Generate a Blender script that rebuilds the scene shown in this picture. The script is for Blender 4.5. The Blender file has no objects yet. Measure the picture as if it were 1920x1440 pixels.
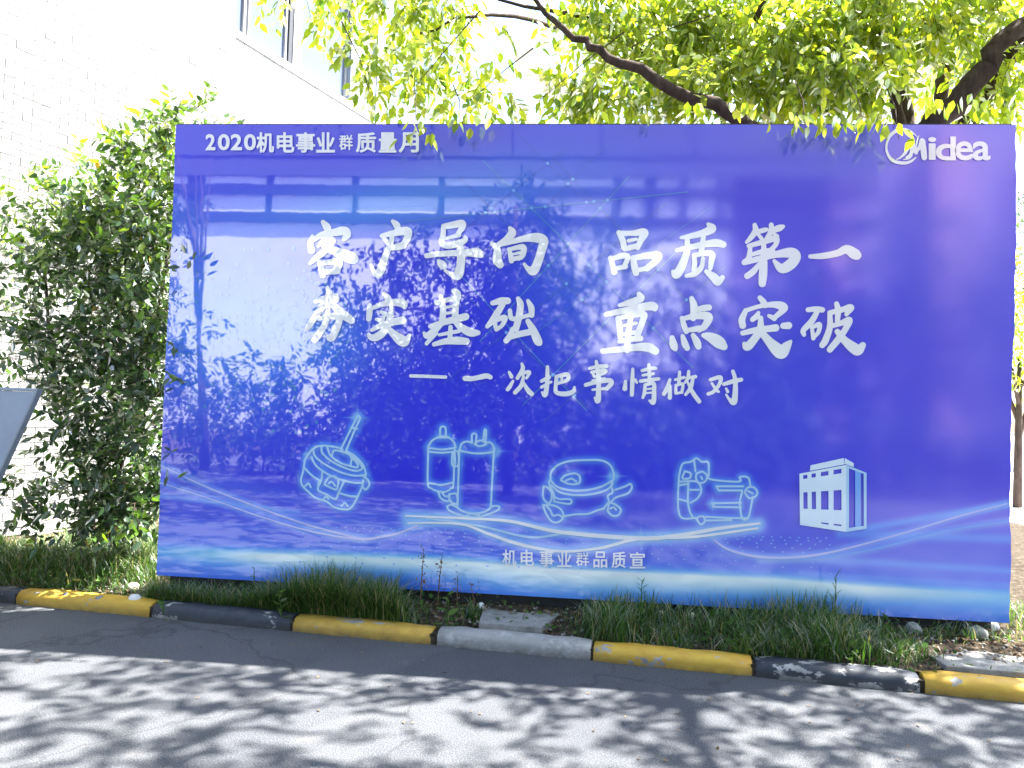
import bpy, math, random
import numpy as np
from mathutils import Vector, Matrix, Euler

# ------------------------------------------------------------------ camera, light, exposure
scene = bpy.context.scene
CAM = np.array([0.083, -4.799, 1.42])
YAW, PITCH, ROLL, FPX = 0.09018, 0.02505, 0.03338, 1420.0
_f = np.array([-math.sin(YAW)*math.cos(PITCH), math.cos(YAW)*math.cos(PITCH), math.sin(PITCH)])
_r = np.array([math.cos(YAW), math.sin(YAW), 0.0]); _u = np.cross(_r, _f)
RT = _r*math.cos(ROLL)+_u*math.sin(ROLL); UP = -_r*math.sin(ROLL)+_u*math.cos(ROLL); FW = _f
cd = bpy.data.cameras.new('camera'); cam = bpy.data.objects.new('camera', cd)
scene.collection.objects.link(cam); scene.camera = cam
cam.matrix_world = Matrix(((RT[0], UP[0], -FW[0], CAM[0]), (RT[1], UP[1], -FW[1], CAM[1]),
                           (RT[2], UP[2], -FW[2], CAM[2]), (0, 0, 0, 1)))
cd.sensor_width = 36.0; cd.lens = 36.0*FPX/1920.0; cd.clip_start = 0.05; cd.clip_end = 2000

SUN = Vector((0.60, 0.29, 1.0)).normalized()
elev = math.asin(SUN.z); azi = math.atan2(SUN.x, SUN.y)
world = bpy.data.worlds.new('World'); scene.world = world; world.use_nodes = True
wt = world.node_tree
sky = wt.nodes.new('ShaderNodeTexSky'); sky.sky_type = 'NISHITA'; sky.sun_disc = False
sky.sun_elevation = elev; sky.sun_rotation = azi; sky.air_density = 1.0; sky.dust_density = 1.8; sky.ozone_density = 1.0
bg = wt.nodes['Background']; bg.inputs['Strength'].default_value = 0.10
wt.links.new(sky.outputs[0], bg.inputs['Color'])
sl = bpy.data.lights.new('sun', 'SUN'); sun = bpy.data.objects.new('sun', sl)
scene.collection.objects.link(sun)
sl.energy = 5.0; sl.angle = math.radians(0.55); sl.color = (1.0, 0.95, 0.88)
sun.rotation_euler = SUN.to_track_quat('Z', 'Y').to_euler()
scene.view_settings.view_transform = 'Standard'; scene.view_settings.look = 'None'
scene.view_settings.gamma = 1.0; scene.view_settings.exposure = 2.85
try: scene.view_settings.use_curve_mapping = False
except Exception: pass

random.seed(7); rng = np.random.default_rng(11)
COL = scene.collection

# ------------------------------------------------------------------ helpers
def tag(o, label=None, cat=None, group=None, kind=None):
    if label: o['label'] = label
    if cat: o['category'] = cat
    if group: o['group'] = group
    if kind: o['kind'] = kind
    return o
def empty(name, loc=(0, 0, 0), **k):
    o = bpy.data.objects.new(name, None); COL.objects.link(o); o.location = loc
    o.empty_display_size = 0.2
    return tag(o, **k)
def link(name, me, mat=None, parent=None, **k):
    o = bpy.data.objects.new(name, me); COL.objects.link(o)
    if mat is not None and len(me.materials) == 0: me.materials.append(mat)
    if parent is not None:
        o.parent = parent
        if parent.parent is None:
            l = parent.location; o.matrix_parent_inverse = Matrix.Translation((-l[0], -l[1], -l[2]))
    return tag(o, **k)
def mesh_np(name, V, F, smooth=False, color=None):
    """V Nx3, F: int array MxK (uniform) or list of lists"""
    me = bpy.data.meshes.new(name)
    V = np.asarray(V, np.float32)
    if isinstance(F, np.ndarray):
        m, k = F.shape
        me.vertices.add(len(V)); me.vertices.foreach_set('co', V.ravel())
        me.loops.add(m*k); me.loops.foreach_set('vertex_index', F.astype(np.int32).ravel())
        me.polygons.add(m); me.polygons.foreach_set('loop_start', np.arange(0, m*k, k, dtype=np.int32))
        me.polygons.foreach_set('loop_total', np.full(m, k, np.int32))
        me.update(calc_edges=True); me.validate()
    else:
        me.from_pydata([tuple(map(float, v)) for v in V], [], F); me.update()
    if smooth: me.polygons.foreach_set('use_smooth', np.ones(len(me.polygons), bool))
    if color is not None:
        a = me.color_attributes.new('Col', 'FLOAT_COLOR', 'POINT')
        c = np.ones((len(V), 4), np.float32); c[:, :3] = color
        a.data.foreach_set('color', c.ravel())
    return me
class MB:
    def __init__(s): s.v = []; s.f = []
    def add(s, V, F):
        o = len(s.v); s.v += [tuple(v) for v in V]; s.f += [[i+o for i in f] for f in F]
    def box(s, x0, x1, y0, y1, z0, z1, M=None):
        V = [Vector(p) for p in ((x0,y0,z0),(x1,y0,z0),(x1,y1,z0),(x0,y1,z0),(x0,y0,z1),(x1,y0,z1),(x1,y1,z1),(x0,y1,z1))]
        if M is not None: V = [M @ p for p in V]
        s.add(V, [[0,3,2,1],[4,5,6,7],[0,1,5,4],[1,2,6,5],[2,3,7,6],[3,0,4,7]])
    def tube(s, P, R, n=8):
        P = [Vector(p) for p in P]; rings = []
        up = Vector((0.3, 0.2, 1)).normalized()
        for i, p in enumerate(P):
            d = (P[min(i+1, len(P)-1)]-P[max(i-1, 0)]).normalized()
            a = d.cross(up)
            if a.length < 1e-3: a = d.cross(Vector((1, 0, 0)))
            a.normalize(); b = d.cross(a)
            r = R[i] if hasattr(R, '__len__') else R
            rings.append([p+(a*math.cos(t)+b*math.sin(t))*r for t in [2*math.pi*k/n for k in range(n)]])
        V = [q for g in rings for q in g]; F = []
        for i in range(len(P)-1):
            for k in range(n):
                F.append([i*n+k, i*n+(k+1) % n, (i+1)*n+(k+1) % n, (i+1)*n+k])
        F.append(list(range(n))[::-1]); F.append([(len(P)-1)*n+k for k in range(n)])
        s.add(V, F)
    def build(s, name, mat, parent=None, smooth=False, bevel=0, **k):
        me = bpy.data.meshes.new(name); me.from_pydata([tuple(v) for v in s.v], [], s.f); me.update()
        if smooth: me.polygons.foreach_set('use_smooth', np.ones(len(me.polygons), bool))
        o = link(name, me, mat, parent, **k)
        if bevel:
            b = o.modifiers.new('bevel', 'BEVEL'); b.width = bevel; b.segments = 2
        return o
def lin(c):
    c = np.asarray(c, float)/255.0
    return np.where(c <= 0.04045, c/12.92, ((c+0.055)/1.055)**2.4)
# node material helper
def mat(name, base=(0.5, 0.5, 0.5), rough=0.8, spec=0.4):
    m = bpy.data.materials.new(name); m.use_nodes = True
    b = m.node_tree.nodes['Principled BSDF']
    b.inputs['Base Color'].default_value = (*base, 1); b.inputs['Roughness'].default_value = rough
    b.inputs['Specular IOR Level'].default_value = spec
    return m, m.node_tree, b
def noise(t, scale, detail=6, rough=0.6, coord='Object', stretch=None):
    tc = t.nodes.new('ShaderNodeTexCoord'); n = t.nodes.new('ShaderNodeTexNoise')
    n.inputs['Scale'].default_value = scale; n.inputs['Detail'].default_value = detail; n.inputs['Roughness'].default_value = rough
    if stretch:
        mp = t.nodes.new('ShaderNodeMapping'); mp.inputs['Scale'].default_value = stretch
        t.links.new(tc.outputs[coord], mp.inputs[0]); t.links.new(mp.outputs[0], n.inputs['Vector'])
    else: t.links.new(tc.outputs[coord], n.inputs['Vector'])
    return n.outputs['Fac']
def ramp(t, fac, stops):
    r = t.nodes.new('ShaderNodeValToRGB'); e = r.color_ramp.elements
    while len(e) < len(stops): e.new(0.5)
    for q, (p, c) in zip(e, stops): q.position = p; q.color = (*c, 1) if len(c) == 3 else c
    t.links.new(fac, r.inputs[0]); return r.outputs[0]
def mix(t, fac, a, b, mode='MIX'):
    m = t.nodes.new('ShaderNodeMix'); m.data_type = 'RGBA'; m.blend_type = mode
    for i, s in ((0, fac), (6, a), (7, b)):
        if hasattr(s, 'links') or hasattr(s, 'is_linked'): t.links.new(s, m.inputs[i])
        elif i == 0: m.inputs[0].default_value = s
        else: m.inputs[i].default_value = (*s, 1)
    return m.outputs[2]
def bump(t, b, fac, strength=0.3, dist=0.01):
    n = t.nodes.new('ShaderNodeBump'); n.inputs['Strength'].default_value = strength; n.inputs['Distance'].default_value = dist
    t.links.new(fac, n.inputs['Height']); t.links.new(n.outputs[0], b.inputs['Normal'])

# ---- materials
M = {}
m, t, b = mat('asphalt', rough=0.88, spec=0.35)
a = ramp(t, noise(t, 160, 3, 0.8), [(0.30, (0.032, 0.037, 0.047)), (0.5, (0.088, 0.096, 0.112)), (0.72, (0.28, 0.28, 0.28))])
c = ramp(t, noise(t, 1.1, 6, 0.6), [(0.3, (0.8, 0.8, 0.82)), (0.7, (1.2, 1.18, 1.14))])
d = mix(t, 1.0, a, c, 'MULTIPLY')
cr = noise(t, 3.3, 9, 0.75)
d = mix(t, ramp(t, cr, [(0.60, (0, 0, 0)), (0.75, (0.5, 0.5, 0.5))]), d, (0.22, 0.20, 0.17))
vo = t.nodes.new('ShaderNodeTexVoronoi'); vo.feature = 'DISTANCE_TO_EDGE'; vo.inputs['Scale'].default_value = 0.45
tc = t.nodes.new('ShaderNodeTexCoord'); nn_ = t.nodes.new('ShaderNodeTexNoise'); nn_.inputs['Scale'].default_value = 3.5; nn_.inputs['Detail'].default_value = 5
va = t.nodes.new('ShaderNodeVectorMath'); va.operation = 'MULTIPLY_ADD'; va.inputs[1].default_value = (0.35, 0.35, 0.35)
t.links.new(tc.outputs['Object'], nn_.inputs['Vector']); t.links.new(nn_.outputs['Color'], va.inputs[0]); t.links.new(tc.outputs['Object'], va.inputs[2]); t.links.new(va.outputs[0], vo.inputs['Vector'])
crk = ramp(t, vo.outputs['Distance'], [(0.0, (0.45, 0.45, 0.45)), (0.006, (0, 0, 0))])
d = mix(t, crk, d, (0.03, 0.03, 0.032))
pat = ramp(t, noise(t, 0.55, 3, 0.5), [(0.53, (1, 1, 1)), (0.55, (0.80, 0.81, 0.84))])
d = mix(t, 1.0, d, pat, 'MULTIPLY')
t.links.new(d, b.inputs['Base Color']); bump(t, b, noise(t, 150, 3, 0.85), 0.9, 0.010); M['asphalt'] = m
m, t, b = mat('soil', rough=1, spec=0.1)
a = ramp(t, noise(t, 22, 8, 0.75), [(0.3, (0.03, 0.024, 0.017)), (0.5, (0.075, 0.058, 0.042)), (0.68, (0.19, 0.155, 0.12))])
t.links.new(a, b.inputs['Base Color']); bump(t, b, noise(t, 30, 8, 0.8), 0.9, 0.03); M['soil'] = m
m, t, b = mat('concrete', rough=0.9, spec=0.25)
a = ramp(t, noise(t, 9, 9, 0.7), [(0.3, (0.17, 0.165, 0.155)), (0.55, (0.29, 0.285, 0.27)), (0.75, (0.40, 0.39, 0.37))])
a = mix(t, 0.6, a, ramp(t, noise(t, 140, 2, 0.7), [(0.3, (0.5, 0.5, 0.5)), (0.7, (1.2, 1.2, 1.2))]), 'MULTIPLY')
t.links.new(a, b.inputs['Base Color']); bump(t, b, noise(t, 120, 4, 0.7), 0.5, 0.004); M['concrete'] = m
def kerb_mat(name, paint, dark, amount, shift):
    m, t, b = mat(name, rough=0.6, spec=0.4)
    tc = t.nodes.new('ShaderNodeTexCoord')
    con = ramp(t, noise(t, 14, 9, 0.7), [(0.3, (0.18, 0.175, 0.165)), (0.6, (0.42, 0.41, 0.40)), (0.8, (0.55, 0.54, 0.52))])
    pt = mix(t, ramp(t, noise(t, 11, 8, 0.7, stretch=(1, 1, 2)), [(0.35, (0, 0, 0)), (0.75, (1, 1, 1))]), paint, dark)
    w = t.nodes.new('ShaderNodeTexNoise'); mp = t.nodes.new('ShaderNodeMapping'); mp.inputs['Location'].default_value = (shift, 0, 0)
    mp.inputs['Scale'].default_value = (3.2, 6, 6)
    t.links.new(tc.outputs['Object'], mp.inputs[0]); t.links.new(mp.outputs[0], w.inputs['Vector'])
    w.inputs['Scale'].default_value = 1.9; w.inputs['Detail'].default_value = 9; w.inputs['Roughness'].default_value = 0.66
    chip = ramp(t, w.outputs['Fac'], [(amount, (0, 0, 0)), (min(amount+0.015, 1), (1, 1, 1))])
    cc = mix(t, chip, pt, con)
    # dust and splash dirt low on the face
    sp = t.nodes.new('ShaderNodeSeparateXYZ'); t.links.new(tc.outputs['Object'], sp.inputs[0])
    mr = t.nodes.new('ShaderNodeMapRange'); mr.inputs[1].default_value = 0.0; mr.inputs[2].default_value = 0.05
    mr.inputs[3].default_value = 1.15; mr.inputs[4].default_value = 0.0; t.links.new(sp.outputs[2], mr.inputs[0])
    mu = t.nodes.new('ShaderNodeMath'); mu.operation = 'MULTIPLY'
    t.links.new(mr.outputs[0], mu.inputs[0]); t.links.new(noise(t, 16, 6, 0.7), mu.inputs[1])
    cc = mix(t, mu.outputs[0], cc, (0.05, 0.043, 0.035))
    t.links.new(cc, b.inputs['Base Color']); bump(t, b, w.outputs['Fac'], 0.25, 0.006)
    return m
M['kerb_yellow'] = kerb_mat('worn_yellow_paint', (0.62, 0.40, 0.05), (0.50, 0.27, 0.04), 0.615, 0)
M['kerb_yellow2'] = kerb_mat('flaking_yellow_paint', (0.58, 0.37, 0.06), (0.40, 0.22, 0.04), 0.565, 4.2)
M['kerb_black'] = kerb_mat('worn_black_paint', (0.03, 0.036, 0.05), (0.06, 0.068, 0.085), 0.58, 1.7)
M['kerb_black2'] = kerb_mat('peeling_black_paint', (0.026, 0.032, 0.046), (0.06, 0.068, 0.085), 0.53, 7.3)
M['kerb_bare'] = kerb_mat('bare_kerb', (0.27, 0.265, 0.25), (0.36, 0.35, 0.34), 0.50, 3.1)
m, t, b = mat('white_brick', rough=0.55, spec=0.4)
oi = t.nodes.new('ShaderNodeObjectInfo')
geo = t.nodes.new('ShaderNodeNewGeometry')
a = ramp(t, geo.outputs['Random Per Island'], [(0.0, (0.27, 0.268, 0.27)), (0.2, (0.33, 0.328, 0.33)), (1.0, (0.37, 0.367, 0.37))])
t.links.new(mix(t, 0.5, a, ramp(t, noise(t, 6, 6, 0.6), [(0.3, (0.30, 0.298, 0.30)), (0.7, (0.37, 0.367, 0.37))])), b.inputs['Base Color']); M['brick'] = m
st_ = ramp(t, noise(t, 1.3, 5, 0.65, stretch=(1.2, 1.2, 0.25)), [(0.42, (0.80, 0.80, 0.79)), (0.62, (1.0, 1.0, 1.0))])
t.links.new(mix(t, 1.0, b.inputs['Base Color'].links[0].from_socket, st_, 'MULTIPLY'), b.inputs['Base Color'])
m, t, b = mat('mortar', (0.16, 0.16, 0.165), 0.95, 0.2); M['mortar'] = m
m, t, b = mat('white_render', rough=0.85, spec=0.3)
t.links.new(ramp(t, noise(t, 2.2, 8, 0.65), [(0.3, (0.66, 0.65, 0.63)), (0.7, (0.80, 0.795, 0.78))]), b.inputs['Base Color']); M['render'] = m
m, t, b = mat('window_glass', (0.10, 0.125, 0.17), 0.08, 0.4); M['glass'] = m
M['dark_metal'] = mat('dark_metal', (0.03, 0.032, 0.036), 0.45, 0.5)[0]
M['grey_metal'] = mat('grey_metal', (0.30, 0.31, 0.33), 0.5, 0.5)[0]
M['fascia'] = mat('blue_grey_fascia', (0.10, 0.11, 0.14), 0.5, 0.4)[0]
m, t, b = mat('grey_paint_sheet', rough=0.42, spec=0.5)
t.links.new(ramp(t, noise(t, 5, 5, 0.6), [(0.3, (0.17, 0.22, 0.30)), (0.7, (0.21, 0.27, 0.36))]), b.inputs['Base Color']); M['sheet'] = m
M['edge_metal'] = mat('edge_trim', (0.13, 0.16, 0.21), 0.35, 0.6)[0]
M['cream'] = mat('cream_fascia', (0.62, 0.56, 0.42), 0.8, 0.3)[0]
M['pink_wall'] = mat('dusty_pink_tiles', (0.52, 0.30, 0.34), 0.6, 0.4)[0]
m, t, b = mat('white_tile', rough=0.5, spec=0.4)
t.links.new(ramp(t, noise(t, 2.2, 5, 0.6), [(0.3, (0.80, 0.80, 0.80)), (0.7, (0.88, 0.88, 0.88))]), b.inputs['Base Color']); M['facade'] = m
M['grey_wall'] = mat('grey_violet_render', (0.30, 0.24, 0.34), 0.8, 0.3)[0]
m, t, b = mat('blue_grey_panel', rough=0.5, spec=0.4)
t.links.new(ramp(t, noise(t, 3, 5, 0.6), [(0.3, (0.20, 0.23, 0.28)), (0.7, (0.27, 0.30, 0.35))]), b.inputs['Base Color']); M['column'] = m
m, t, b = mat('bark', rough=0.95, spec=0.15)
f = noise(t, 18, 8, 0.7, stretch=(1, 1, 0.3))
t.links.new(ramp(t, f, [(0.3, (0.035, 0.025, 0.022)), (0.6, (0.085, 0.062, 0.052)), (0.8, (0.17, 0.14, 0.12))]), b.inputs['Base Color'])
bump(t, b, f, 0.8, 0.02); M['bark'] = m
def leaf_mat(name, stops, trans=0.5, gloss=0.12, rough=0.35, tmul=(1.6, 1.7, 0.6), fres=0.5):
    m = bpy.data.materials.new(name); m.use_nodes = True; t = m.node_tree
    for n in list(t.nodes):
        if n.type != 'OUTPUT_MATERIAL': t.nodes.remove(n)
    out = [n for n in t.nodes if n.type == 'OUTPUT_MATERIAL'][0]
    at = t.nodes.new('ShaderNodeAttribute'); at.attribute_name = 'Col'
    sp = t.nodes.new('ShaderNodeSeparateColor'); t.links.new(at.outputs['Color'], sp.inputs[0])
    oi = t.nodes.new('ShaderNodeObjectInfo')
    ad = t.nodes.new('ShaderNodeMath'); ad.operation = 'MULTIPLY_ADD'; ad.inputs[1].default_value = 1.0
    t.links.new(sp.outputs[0], ad.inputs[0]); ad.inputs[2].default_value = 0.0
    col = ramp(t, ad.outputs[0], stops)
    df = t.nodes.new('ShaderNodeBsdfDiffuse'); tr = t.nodes.new('ShaderNodeBsdfTranslucent'); gl = t.nodes.new('ShaderNodeBsdfGlossy')
    gl.inputs['Roughness'].default_value = rough; gl.inputs['Color'].default_value = (1, 1, 1, 1)
    t.links.new(col, df.inputs[0]); t.links.new(mix(t, 1.0, col, tmul, 'MULTIPLY'), tr.inputs[0])
    m1 = t.nodes.new('ShaderNodeMixShader'); m1.inputs[0].default_value = trans
    t.links.new(df.outputs[0], m1.inputs[1]); t.links.new(tr.outputs[0], m1.inputs[2])
    fr = t.nodes.new('ShaderNodeFresnel'); fr.inputs[0].default_value = 1.45
    mm = t.nodes.new('ShaderNodeMath'); mm.operation = 'MULTIPLY_ADD'; mm.inputs[1].default_value = fres; mm.inputs[2].default_value = max(gloss, 0)*0.12
    t.links.new(fr.outputs[0], mm.inputs[0])
    m2 = t.nodes.new('ShaderNodeMixShader'); t.links.new(mm.outputs[0], m2.inputs[0])
    t.links.new(m1.outputs[0], m2.inputs[1]); t.links.new(gl.outputs[0], m2.inputs[2])
    t.links.new(m2.outputs[0], out.inputs[0]); return m
M['leaf_tree'] = leaf_mat('tree_leaf', [(0, (0.09, 0.17, 0.03)), (0.3, (0.20, 0.28, 0.03)), (0.65, (0.32, 0.38, 0.03)), (1, (0.48, 0.46, 0.04))], 0.60, 0.10, 0.4)
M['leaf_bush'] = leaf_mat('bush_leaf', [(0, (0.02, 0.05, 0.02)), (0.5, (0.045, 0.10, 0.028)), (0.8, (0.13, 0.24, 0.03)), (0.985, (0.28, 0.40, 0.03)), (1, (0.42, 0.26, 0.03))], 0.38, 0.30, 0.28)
M['leaf_far'] = leaf_mat('far_leaf', [(0, (0.02, 0.045, 0.015)), (0.6, (0.04, 0.08, 0.02)), (1, (0.09, 0.13, 0.025))], 0.4, 0.0, 0.5, fres=0.15)
M['grass'] = leaf_mat('grass_blade', [(0, (0.035, 0.085, 0.02)), (0.6, (0.07, 0.15, 0.03)), (0.88, (0.12, 0.20, 0.04)), (1, (0.36, 0.30, 0.16))], 0.4, -0.02, 0.6, (1.3, 1.4, 0.7), 0.15)
M['dry'] = leaf_mat('dry_plant', [(0, (0.08, 0.05, 0.03)), (1, (0.24, 0.17, 0.10))], 0.2, -0.02, 0.6, (1.2, 1, 0.7), 0.1)

# glossy print: base from vertex colour or fixed, clear laminate on top
def print_mat(name, color=None):
    m, t, b = mat(name, rough=0.5, spec=0.5)
    if color is None:
        at = t.nodes.new('ShaderNodeAttribute'); at.attribute_name = 'Col'; t.links.new(at.outputs['Color'], b.inputs['Base Color'])
    else: b.inputs['Base Color'].default_value = (*color, 1)
    b.inputs['Coat Weight'].default_value = 1.0; b.inputs['Coat IOR'].default_value = 2.3
    # the laminate is smoother on the left, duller towards the right and slightly rippled
    tc = t.nodes.new('ShaderNodeTexCoord'); sp = t.nodes.new('ShaderNodeSeparateXYZ'); t.links.new(tc.outputs['Object'], sp.inputs[0])
    mr = t.nodes.new('ShaderNodeMapRange'); mr.inputs[1].default_value = -0.6; mr.inputs[2].default_value = 2.4
    mr.inputs[3].default_value = 0.022; mr.inputs[4].default_value = 0.11; t.links.new(sp.outputs[0], mr.inputs[0])
    t.links.new(mr.outputs[0], b.inputs['Coat Roughness'])
    n = t.nodes.new('ShaderNodeBump'); n.inputs['Strength'].default_value = 0.05; n.inputs['Distance'].default_value = 0.012
    t.links.new(noise(t, 1.6, 3, 0.5, stretch=(2.2, 1, 0.7)), n.inputs['Height']); t.links.new(n.outputs[0], b.inputs['Coat Normal'])
    return m

def vz(x, y): return 0.060+np.clip((y-(-0.40-0.104*x))/.4, 0, 1)*0.075
# ------------------------------------------------------------------ ground and road
def kerb_y(x): return -0.50-0.104*(x+0.0)
KD = Vector((1, -0.104, 0)).normalized(); KN = Vector((0.104, 1, 0)).normalized()   # along the kerb, towards the verge
def quad_sheet(name, pts, z, mt, **k):
    me = bpy.data.meshes.new(name); me.from_pydata([(p[0], p[1], z) for p in pts], [], [list(range(len(pts)))]); me.update()
    return link(name, me, mt, **k)
far = 600
ground_pts = [(-far, kerb_y(-40)+0.1), (-40, kerb_y(-40)+0.1), (40, kerb_y(40)+0.1), (far, kerb_y(40)+0.1), (far, far), (-far, far)]
quad_sheet('ground', [(-far, -far), (far, -far), (far, far), (-far, far)], -0.03, M['soil'], kind='structure')
quad_sheet('road', [(-60, kerb_y(-60)+0.03), (-60, -7.2), (60, -19.0), (60, kerb_y(60)+0.03)][::-1], 0.0, M['asphalt'], kind='structure')
# asphalt crack / patch edge line seen by the kerb
# verge: uneven soil bed between kerb and wall
nx, ny = 150, 60
gx = np.linspace(-9, 5.5, nx); gy = np.linspace(0, 1, ny)
X, Y = np.meshgrid(gx, gy); Y0 = kerb_y(X)+0.10; Yv = Y0+(Y**1.7)*(7.5)
ph = rng.uniform(0, 6.28, (12, 2)); Z = np.zeros_like(X)
for i in range(12):
    kx, ky = rng.uniform(2, 12), rng.uniform(2, 12); Z += np.sin(X*kx+ph[i, 0])*np.sin(Yv*ky+ph[i, 1])*0.045/(kx+ky)*2
Z = 0.060+Z*0.6+np.clip((Yv-Y0)/.4, 0, 1)*0.075
V = np.stack([X, Yv, Z], -1).reshape(-1, 3)
idx = np.arange(nx*ny).reshape(ny, nx)
F = np.stack([idx[:-1, :-1], idx[:-1, 1:], idx[1:, 1:], idx[1:, :-1]], -1).reshape(-1, 4)
link('verge_soil', mesh_np('verge_soil', V, F, True), M['soil'], kind='structure')
quad_sheet('pavement', [(3.3, 1.4), (60, 1.4), (60, 60), (3.3, 60)], 0.09, M['render'], kind='structure')
quad_sheet('opposite_verge', [(-60, -7.2), (-60, -60), (60, -60), (60, -19.0)], 0.02, M['soil'], kind='structure')

# kerb of painted stones
kerb = empty('kerb', kind='structure')
prof = [(0, -0.02), (0, 0.045), (0.006, 0.062), (0.018, 0.075), (0.036, 0.083), (0.058, 0.086), (0.115, 0.086), (0.12, 0.082), (0.12, -0.02)]
stones = [(-6.25, -5.36, 'kerb_yellow2', None), (-5.35, -4.46, 'kerb_yellow', None), (-4.45, -3.55, 'kerb_black', 'black painted kerbstone'),
          (-3.54, -2.57, 'kerb_yellow', 'yellow painted kerbstone left of the board'), (-2.55, -1.62, 'kerb_black', 'black painted kerbstone with white chips'),
          (-1.60, -0.74, 'kerb_yellow2', 'flaking yellow kerbstone half hidden by grass'), (-0.70, 0.185, 'kerb_bare', 'bare grey kerbstone'),
          (0.20, 1.045, 'kerb_yellow', 'clean yellow kerbstone'), (1.065, 1.87, 'kerb_black2', 'black kerbstone with peeling paint and white patch'),
          (1.895, 2.77, 'kerb_yellow', 'yellow kerbstone with worn top'), (2.79, 3.68, 'kerb_black', None), (3.70, 4.6, 'kerb_yellow2', None)]
for i, (x0, x1, mk, lb) in enumerate(stones):
    n = 9; V = []; F = []; k = len(prof)
    for j in range(n):
        x = x0+(x1-x0)*j/(n-1); e = 0.006 if j in (0, n-1) else 0
        for (dy, z) in prof:
            w = 0.0025*math.sin(x*31+dy*60+i)+0.002*math.sin(x*13+i*2)
            p = Vector((x, kerb_y(x), 0))+KN*(dy+e*(1 if dy < 0.06 else -1)+w)
            V.append((p.x, p.y, z-(e if z > 0.03 else 0)+w*0.8+0.004*math.sin(i*2.3)))
    for j in range(n-1):
        for q in range(k-1): F.append([j*k+q, j*k+q+1, (j+1)*k+q+1, (j+1)*k+q][::-1])
    F.append(list(range(k))); F.append([(n-1)*k+q for q in range(k)][::-1])
    me = bpy.data.meshes.new('kerbstone'); me.from_pydata(V, [], F); me.update()
    o = link('kerbstone', me, M[mk], kerb)
    for p in me.polygons: p.use_smooth = len(p.vertices) == 4
    if lb: o['label'] = lb
# gap filler of dirt between stones
mb = MB()
for (a0, a1) in zip(stones[:-1], stones[1:]):
    xm = (a0[1]+a1[0])/2; p = Vector((xm, kerb_y(xm), 0))
    mb.box(a0[1]-0.004-xm, a1[0]+0.004-xm, 0.012, 0.11, -0.02, 0.062, Matrix.Translation(p))
mb.build('joint_dirt', M['soil'], kerb)

# concrete slabs in the verge
def slab(pts, z, h, label):
    me = bpy.data.meshes.new('paving_slab'); n = len(pts)
    me.from_pydata([(x, y, z-h) for x, y in pts]+[(x, y, z) for x, y in pts], [],
                   [list(range(n, 2*n)), list(range(n))[::-1]]+[[i, (i+1) % n, n+(i+1) % n, n+i] for i in range(n)]); me.update()
    o = link('paving_slab', me, M['concrete'], label=label, cat='paving slab', group='concrete slabs in the verge')
    bv = o.modifiers.new('bevel', 'BEVEL'); bv.width = 0.006; bv.segments = 2
slab([(-0.47, -0.335), (-0.10, -0.355), (0.115, 0.30), (-0.50, 0.34)], 0.122, 0.07, 'grey concrete slab behind the bare grey kerbstone, under the middle of the board')
slab([(2.05, -0.575), (3.2, -0.69), (3.3, -0.10), (2.02, -0.02)], 0.112, 0.06, 'grey concrete slab behind the yellow kerbstone at the right end of the board')

# ------------------------------------------------------------------ brick building on the left
W = Vector((0.316, 0.949, 0)).normalized(); N = Vector((0.949, -0.316, 0)).normalized()
bld = empty('brick_building', (N*-4.9)[:], label='white brick building with tall glass windows behind the dense bush', cat='building')
O = N*-4.9
BM = Matrix(((W.x, N.x, 0, O.x), (W.y, N.y, 0, O.y), (0, 0, 1, 0), (0, 0, 0, 1)))    # local (s, out, z)
mb = MB(); mb.box(-3.2, 2.05, -0.4, -0.012, -0.02, 9.0, BM); mb.box(2.05, 5.25, -0.4, -0.052, -0.02, 5.54, BM)
mb.build('wall', M['mortar'], bld)
mb = MB(); mb.box(-3.2, 5.25, -0.01, 0.05, -0.02, 0.13, BM); mb.build('plinth', M['render'], bld, bevel=0.006)
# bricks, running bond
PW, PH, JT = 0.166, 0.066, 0.007
def bx(s0, s1, o1, z0, z1):
    return [BM @ Vector(p) for p in ((s0, o1-0.02, z0), (s1, o1-0.02, z0), (s1, o1, z0), (s0, o1, z0), (s0, o1-0.02, z1), (s1, o1-0.02, z1), (s1, o1, z1), (s0, o1, z1))]
BF = [[0, 3, 2, 1], [4, 5, 6, 7], [0, 1, 5, 4], [1, 2, 6, 5], [2, 3, 7, 6], [3, 0, 4, 7]]
def topx(p):
    d = np.array(p)-CAM; z = d @ FW
    return 960+FPX*(d @ RT)/z, 720-FPX*(d @ UP)/z, z
bricks = []
for r in range(int((7.2-0.14)/PH)):
    z0 = 0.14+r*PH
    for q in range(-20, 33):
        s0 = q*PW+(PW/2 if r % 2 else 0); s1 = s0+PW
        for (lo, hi, out) in ((-3.2, 2.05, 0.0), (2.05, 5.25, -0.04)):
            a0, a1 = max(s0, lo), min(s1, hi)
            if a1-a0 < 0.03: continue
            if lo == 2.05 and z0+PH > 5.56: continue
            o1 = out+random.uniform(-0.0018, 0.0018)+(0.003 if random.random() < 0.03 else 0)
            bricks.append((a0+JT/2, a1-JT/2, o1, z0+JT/2, z0+PH-JT/2))
sc = []
for i, (s0, s1, o1, z0, z1) in enumerate(bricks):
    c = BM @ Vector(((s0+s1)/2, o1, (z0+z1)/2)); x, y, zz = topx(c)
    vis = zz > 0 and 0 < x < 440 and 0 < y < 420-0.75*x+60 and (s1-s0) > 0.14
    sc.append((1/zz if vis else -1, i))
sc.sort(reverse=True); solo = set(i for v, i in sc[:295] if v > 0)
mb = MB()
base_me = None
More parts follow.
